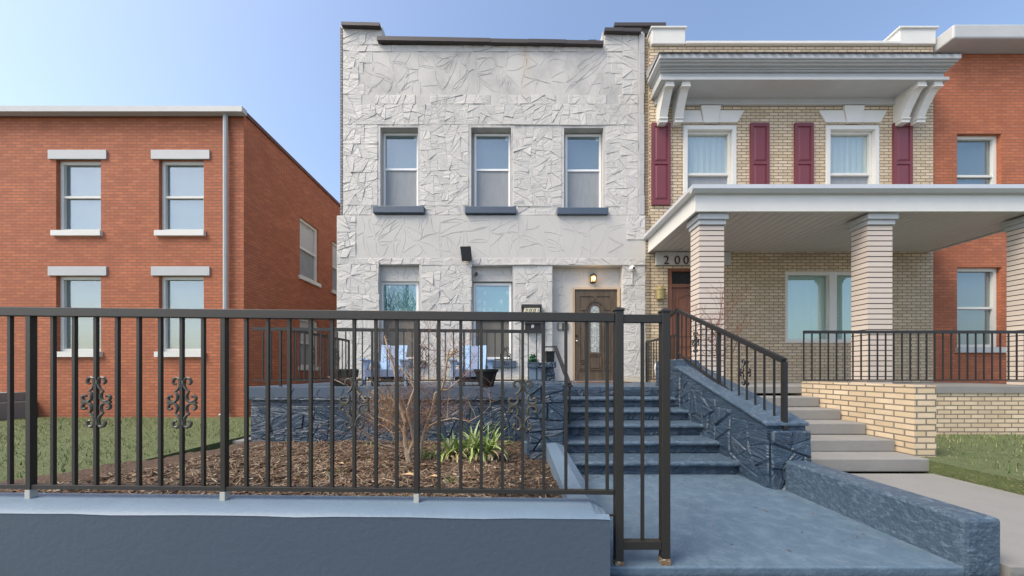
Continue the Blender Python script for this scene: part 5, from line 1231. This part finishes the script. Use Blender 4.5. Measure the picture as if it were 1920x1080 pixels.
# hanging tin
D = DW-.10; cx_ = fx(1239,D); zc_ = fz(550,D); o = thing('wall_bucket', (cx_, DW, zc_), 'tarnished brass coloured tin bucket hanging on the yellow brick', 'bucket')
k = MB(); zt_, zb_ = fz(543.5,D), fz(561,D); k.lathe((cx_, D+.02, zb_), [(.088,0),(.093,.01),(.108,zt_-zb_-.012),(.114,zt_-zb_)], 18, sy=.8); k.build('body', M['brass'], o)
k = MB(); k.lathe((cx_, D+.02, zt_+.001), [(.118,0),(.118,.012),(.05,.075),(.012,.098)], 18, sy=.8); k.build('lid', M['brass'], o)
k = MB(); k.tube([(cx_-.11,D,zt_),(cx_,DW-.01,fz(534,D)),(cx_+.11,D,zt_)], .004, 5); k.build('wire', M['iron_far'], o)
# white urn behind side rail
D = 6.9; x = fx(1231,D); o = thing('white_urn', (x+.15,D,P), 'white urn on the far porch behind the thin railing', 'urn')
k = MB(); k.lathe((x+.15,D,P), [(.12,0),(.13,.03),(.06,.08),(.16,.16),(.19,.3),(.17,.42),(.2,.45),(.16,.45)], 20); k.build('body', M['white_plastic'], o)

# further row house at the right end, outside the photograph's crop
nb2 = thing('red_brick_rowhouse', (12, DW, 0), 'plain red brick rowhouse at the far right end of the row', 'house')
k = MB(); hw2 = [(10.0,11.0,4.6,6.4),(12.0,13.0,4.6,6.4),(10.0,11.0,1.6,3.4),(12.0,13.0,1.6,3.4)]; wall_cells(k, 9.42, 14.5, -.1, 8.2, DW+.05, DW+.2, hw2); k.box(9.42,14.5,DW+.2,DW+9,-.1,8.18); k.build('wall', M['red_brick'], nb2)
k = MB(); k.box(9.46,14.55,DW-.3,DW+.3,8.2,8.5); k.build('cornice', M['trim_grey'], nb2, bevel=.03)
for (a,b_,c_,d_) in hw2:
    k = MB(); ring(k, a, b_, c_, d_, DW+.19, .07, .06); k.box(a+.07,b_-.07,DW+.14,DW+.19,(c_+d_)/2-.025,(c_+d_)/2+.025); wn = k.build('window', M['trim'], nb2); q = MB(); q.box(a+.06,b_-.06,DW+.18,DW+.185,c_+.05,d_-.05); q.build('pane', M['glass'], wn); q = MB(); q.box(a+.06,b_-.06,DW+.194,DW+.196,c_+.05,d_-.05); q.build('blind', M['blind'], wn)
    q = MB(); q.box(a-.05,b_+.05,DW-.02,DW+.18,c_-.12,c_); q.build('sill', M['trim_grey'], wn)

# ================================================================== NEIGHBOUR, LEFT
lb = thing('orange_brick_house', (-8.5, 7.4, 0), 'orange-red brick house across the gap to the left', 'house')
BX = -6.0; zt_ = 6.8; k = MB()
sidew = [(9.35,10.25,3.78,5.45),(11.05,11.95,3.78,5.45),(9.35,10.25,1.2,2.6),(11.05,11.95,1.2,2.6)]
ys = sorted({7.4, 20, *[q for s_ in sidew for q in s_[:2]]}); zs_ = sorted({-.1, zt_, *[q for s_ in sidew for q in s_[2:]]})
for i in range(len(ys)-1):
    for j in range(len(zs_)-1):
        cc = ((ys[i]+ys[i+1])/2, (zs_[j]+zs_[j+1])/2)
        if any(s_[0]<cc[0]<s_[1] and s_[2]<cc[1]<s_[3] for s_ in sidew): continue
        k.box(BX-.15, BX, ys[i], ys[i+1], zs_[j], zs_[j+1])
fw = [(-7.9,-6.9,1.5,3.2),(-10.2,-9.2,1.5,3.2),(-7.9,-6.9,4.2,5.8),(-10.2,-9.2,4.2,5.8)]
wall_cells(k, -13.5, BX-.15, -.1, zt_, 7.4, 7.55, fw); k.box(-13.5, BX-.15, 7.55, 20, -.1, zt_-.05)
k.build('wall', M['red_brick'], lb)
k = MB(); k.box(-13.6, BX+.04, 7.36, 20, zt_, zt_+.09); k.build('coping', M['red_dark'], lb)
for (a,b_,c_,d_) in sidew:
    k = MB()
    for (e0,e1,e2,e3) in ((a,a+.07,c_,d_),(b_-.07,b_,c_,d_),(a+.07,b_-.07,d_-.07,d_),(a+.07,b_-.07,c_,c_+.06),(a+.07,b_-.07,(c_+d_)/2-.03,(c_+d_)/2+.03)): k.box(BX-.13,BX-.05,e0,e1,e2,e3)
    wn = k.build('window', M['trim'], lb); q = MB(); q.box(BX-.12,BX-.11,a+.07,b_-.07,c_+.06,(c_+d_)/2-.03); q.build('pane', M['screen'], wn); q = MB(); q.box(BX-.12,BX-.11,a+.07,b_-.07,(c_+d_)/2+.03,d_-.07); q.build('blind', M['trim_grey'], wn)
    q = MB(); q.box(BX-.12,BX+.06,a-.06,b_+.06,c_-.10,c_); q.build('sill', M['trim'], wn)
for (a,b_,c_,d_) in fw:
    k = MB(); ring(k, a, b_, c_, d_, 7.53, .07, .06); k.box(a+.07,b_-.07,7.48,7.53,(c_+d_)/2-.025,(c_+d_)/2+.025); wn = k.build('window', M['trim'], lb); q = MB(); q.box(a+.06,b_-.06,7.52,7.525,c_+.05,d_-.05); q.build('pane', M['glass'], wn); q = MB(); q.box(a+.06,b_-.06,7.535,7.54,c_+.05,d_-.05); q.build('blind', M['blind'], wn)
    q = MB(); q.box(a-.05,b_+.05,7.34,7.5,c_-.12,c_); q.build('sill', M['trim'], wn)
k = MB(); k.box(-12.9,-10.6,5.9,7.38,-.1,.4); k.box(-12.7,-10.8,6.2,7.38,.4,.6); k.build('stoop', M['concrete'], lb)

for (a,b_,c_,d_) in fw:
    q = MB(); q.box(a-.15,b_+.15,7.37,7.42,d_,d_+.2); q.build('lintel', M['trim_grey'], lb)
q = MB(); q.tube([(-6.35,7.33,6.75),(-6.35,7.33,.2),(-6.35,7.2,.08)], .045, 8); q.build('downpipe', M['trim_grey'], lb)
q = MB(); q.box(-13.6,BX+.1,7.22,7.36,zt_-.06,zt_+.06); q.build('gutter', M['trim_grey'], lb)
# street tree across the road: seen as the reflection in the lower left window
tr = thing('street_tree', (-7.2, -8, -.1), 'bare street tree across the road mirrored in the lower left window', 'tree')
k = MB(); k.tube([(-7.2,-8,-.1),(-7.15,-8,1.5),(-7.2,-8,3.0)], [.2,.16,.13], 8); k.build('trunk', M['bark'], tr)
k = MB(); random.seed(11)
def limb(p, d, L, r, dep):
    pts = [p]; 
    for i in range(4): d = (d+Vector((U(-.25,.25),U(-.25,.25),U(-.1,.25)))).normalized(); pts.append(pts[-1]+d*L/4)
    k.tube(pts, [r*(1-.5*i/4) for i in range(5)], 4, cap=False)
    if dep:
        for i in range(4): limb(pts[random.randint(2,4)], (d+Vector((U(-1,1),U(-1,1),U(-.3,.8)))).normalized(), L*U(.5,.75), r*.5, dep-1)
for i in range(7): limb(Vector((-7.2,-8,2.7)), Vector((U(-1,1),U(-1,1),U(.5,1.3))).normalized(), 2.2, .07, 4)
k.build('crown', M['black_soft'], tr)

# ================================================================== SKY, SUN, CAMERA
sc = bpy.context.scene
wd = bpy.data.worlds.new('World'); sc.world = wd; wd.use_nodes = True; nt = wd.node_tree
sky = nt.nodes.new('ShaderNodeTexSky'); sky.sky_type = 'NISHITA'; sky.sun_disc = False
SUN_EL, SUN_AZ = R(52), R(240)      # azimuth measured clockwise from +Y
sky.sun_elevation = SUN_EL; sky.sun_rotation = SUN_AZ; sky.air_density = 1.0; sky.dust_density = 2.6; sky.ozone_density = 1.0
bg = nt.nodes['Background']; nt.links.new(sky.outputs[0], bg.inputs[0]); bg.inputs[1].default_value = .15
su = bpy.data.lights.new('sun', 'SUN'); su.energy = 1.75; su.angle = R(28); su.color = (1,.90,.76)
so = bpy.data.objects.new('sun', su); C.objects.link(so)
dirv = Vector((math.sin(SUN_AZ)*math.cos(SUN_EL), math.cos(SUN_AZ)*math.cos(SUN_EL), math.sin(SUN_EL)))
so.rotation_euler = (-dirv).to_track_quat('-Z', 'Y').to_euler()
cam = bpy.data.cameras.new('camera'); co = bpy.data.objects.new('camera', cam); C.objects.link(co)
co.location = (0, 0, CAMZ); co.rotation_euler = (R(90), 0, 0)
cam.sensor_fit = 'HORIZONTAL'; cam.sensor_width = 36; cam.lens = 36*F/1920; cam.shift_y = (HY-540)/1920; cam.clip_end = 1500; cam.clip_start = .05
sc.camera = co
sc.view_settings.view_transform = 'Standard'; sc.view_settings.look = 'None'; sc.view_settings.exposure = .97; sc.view_settings.gamma = 1
sc.cycles.use_denoising = True
sc.cycles.max_bounces = 6
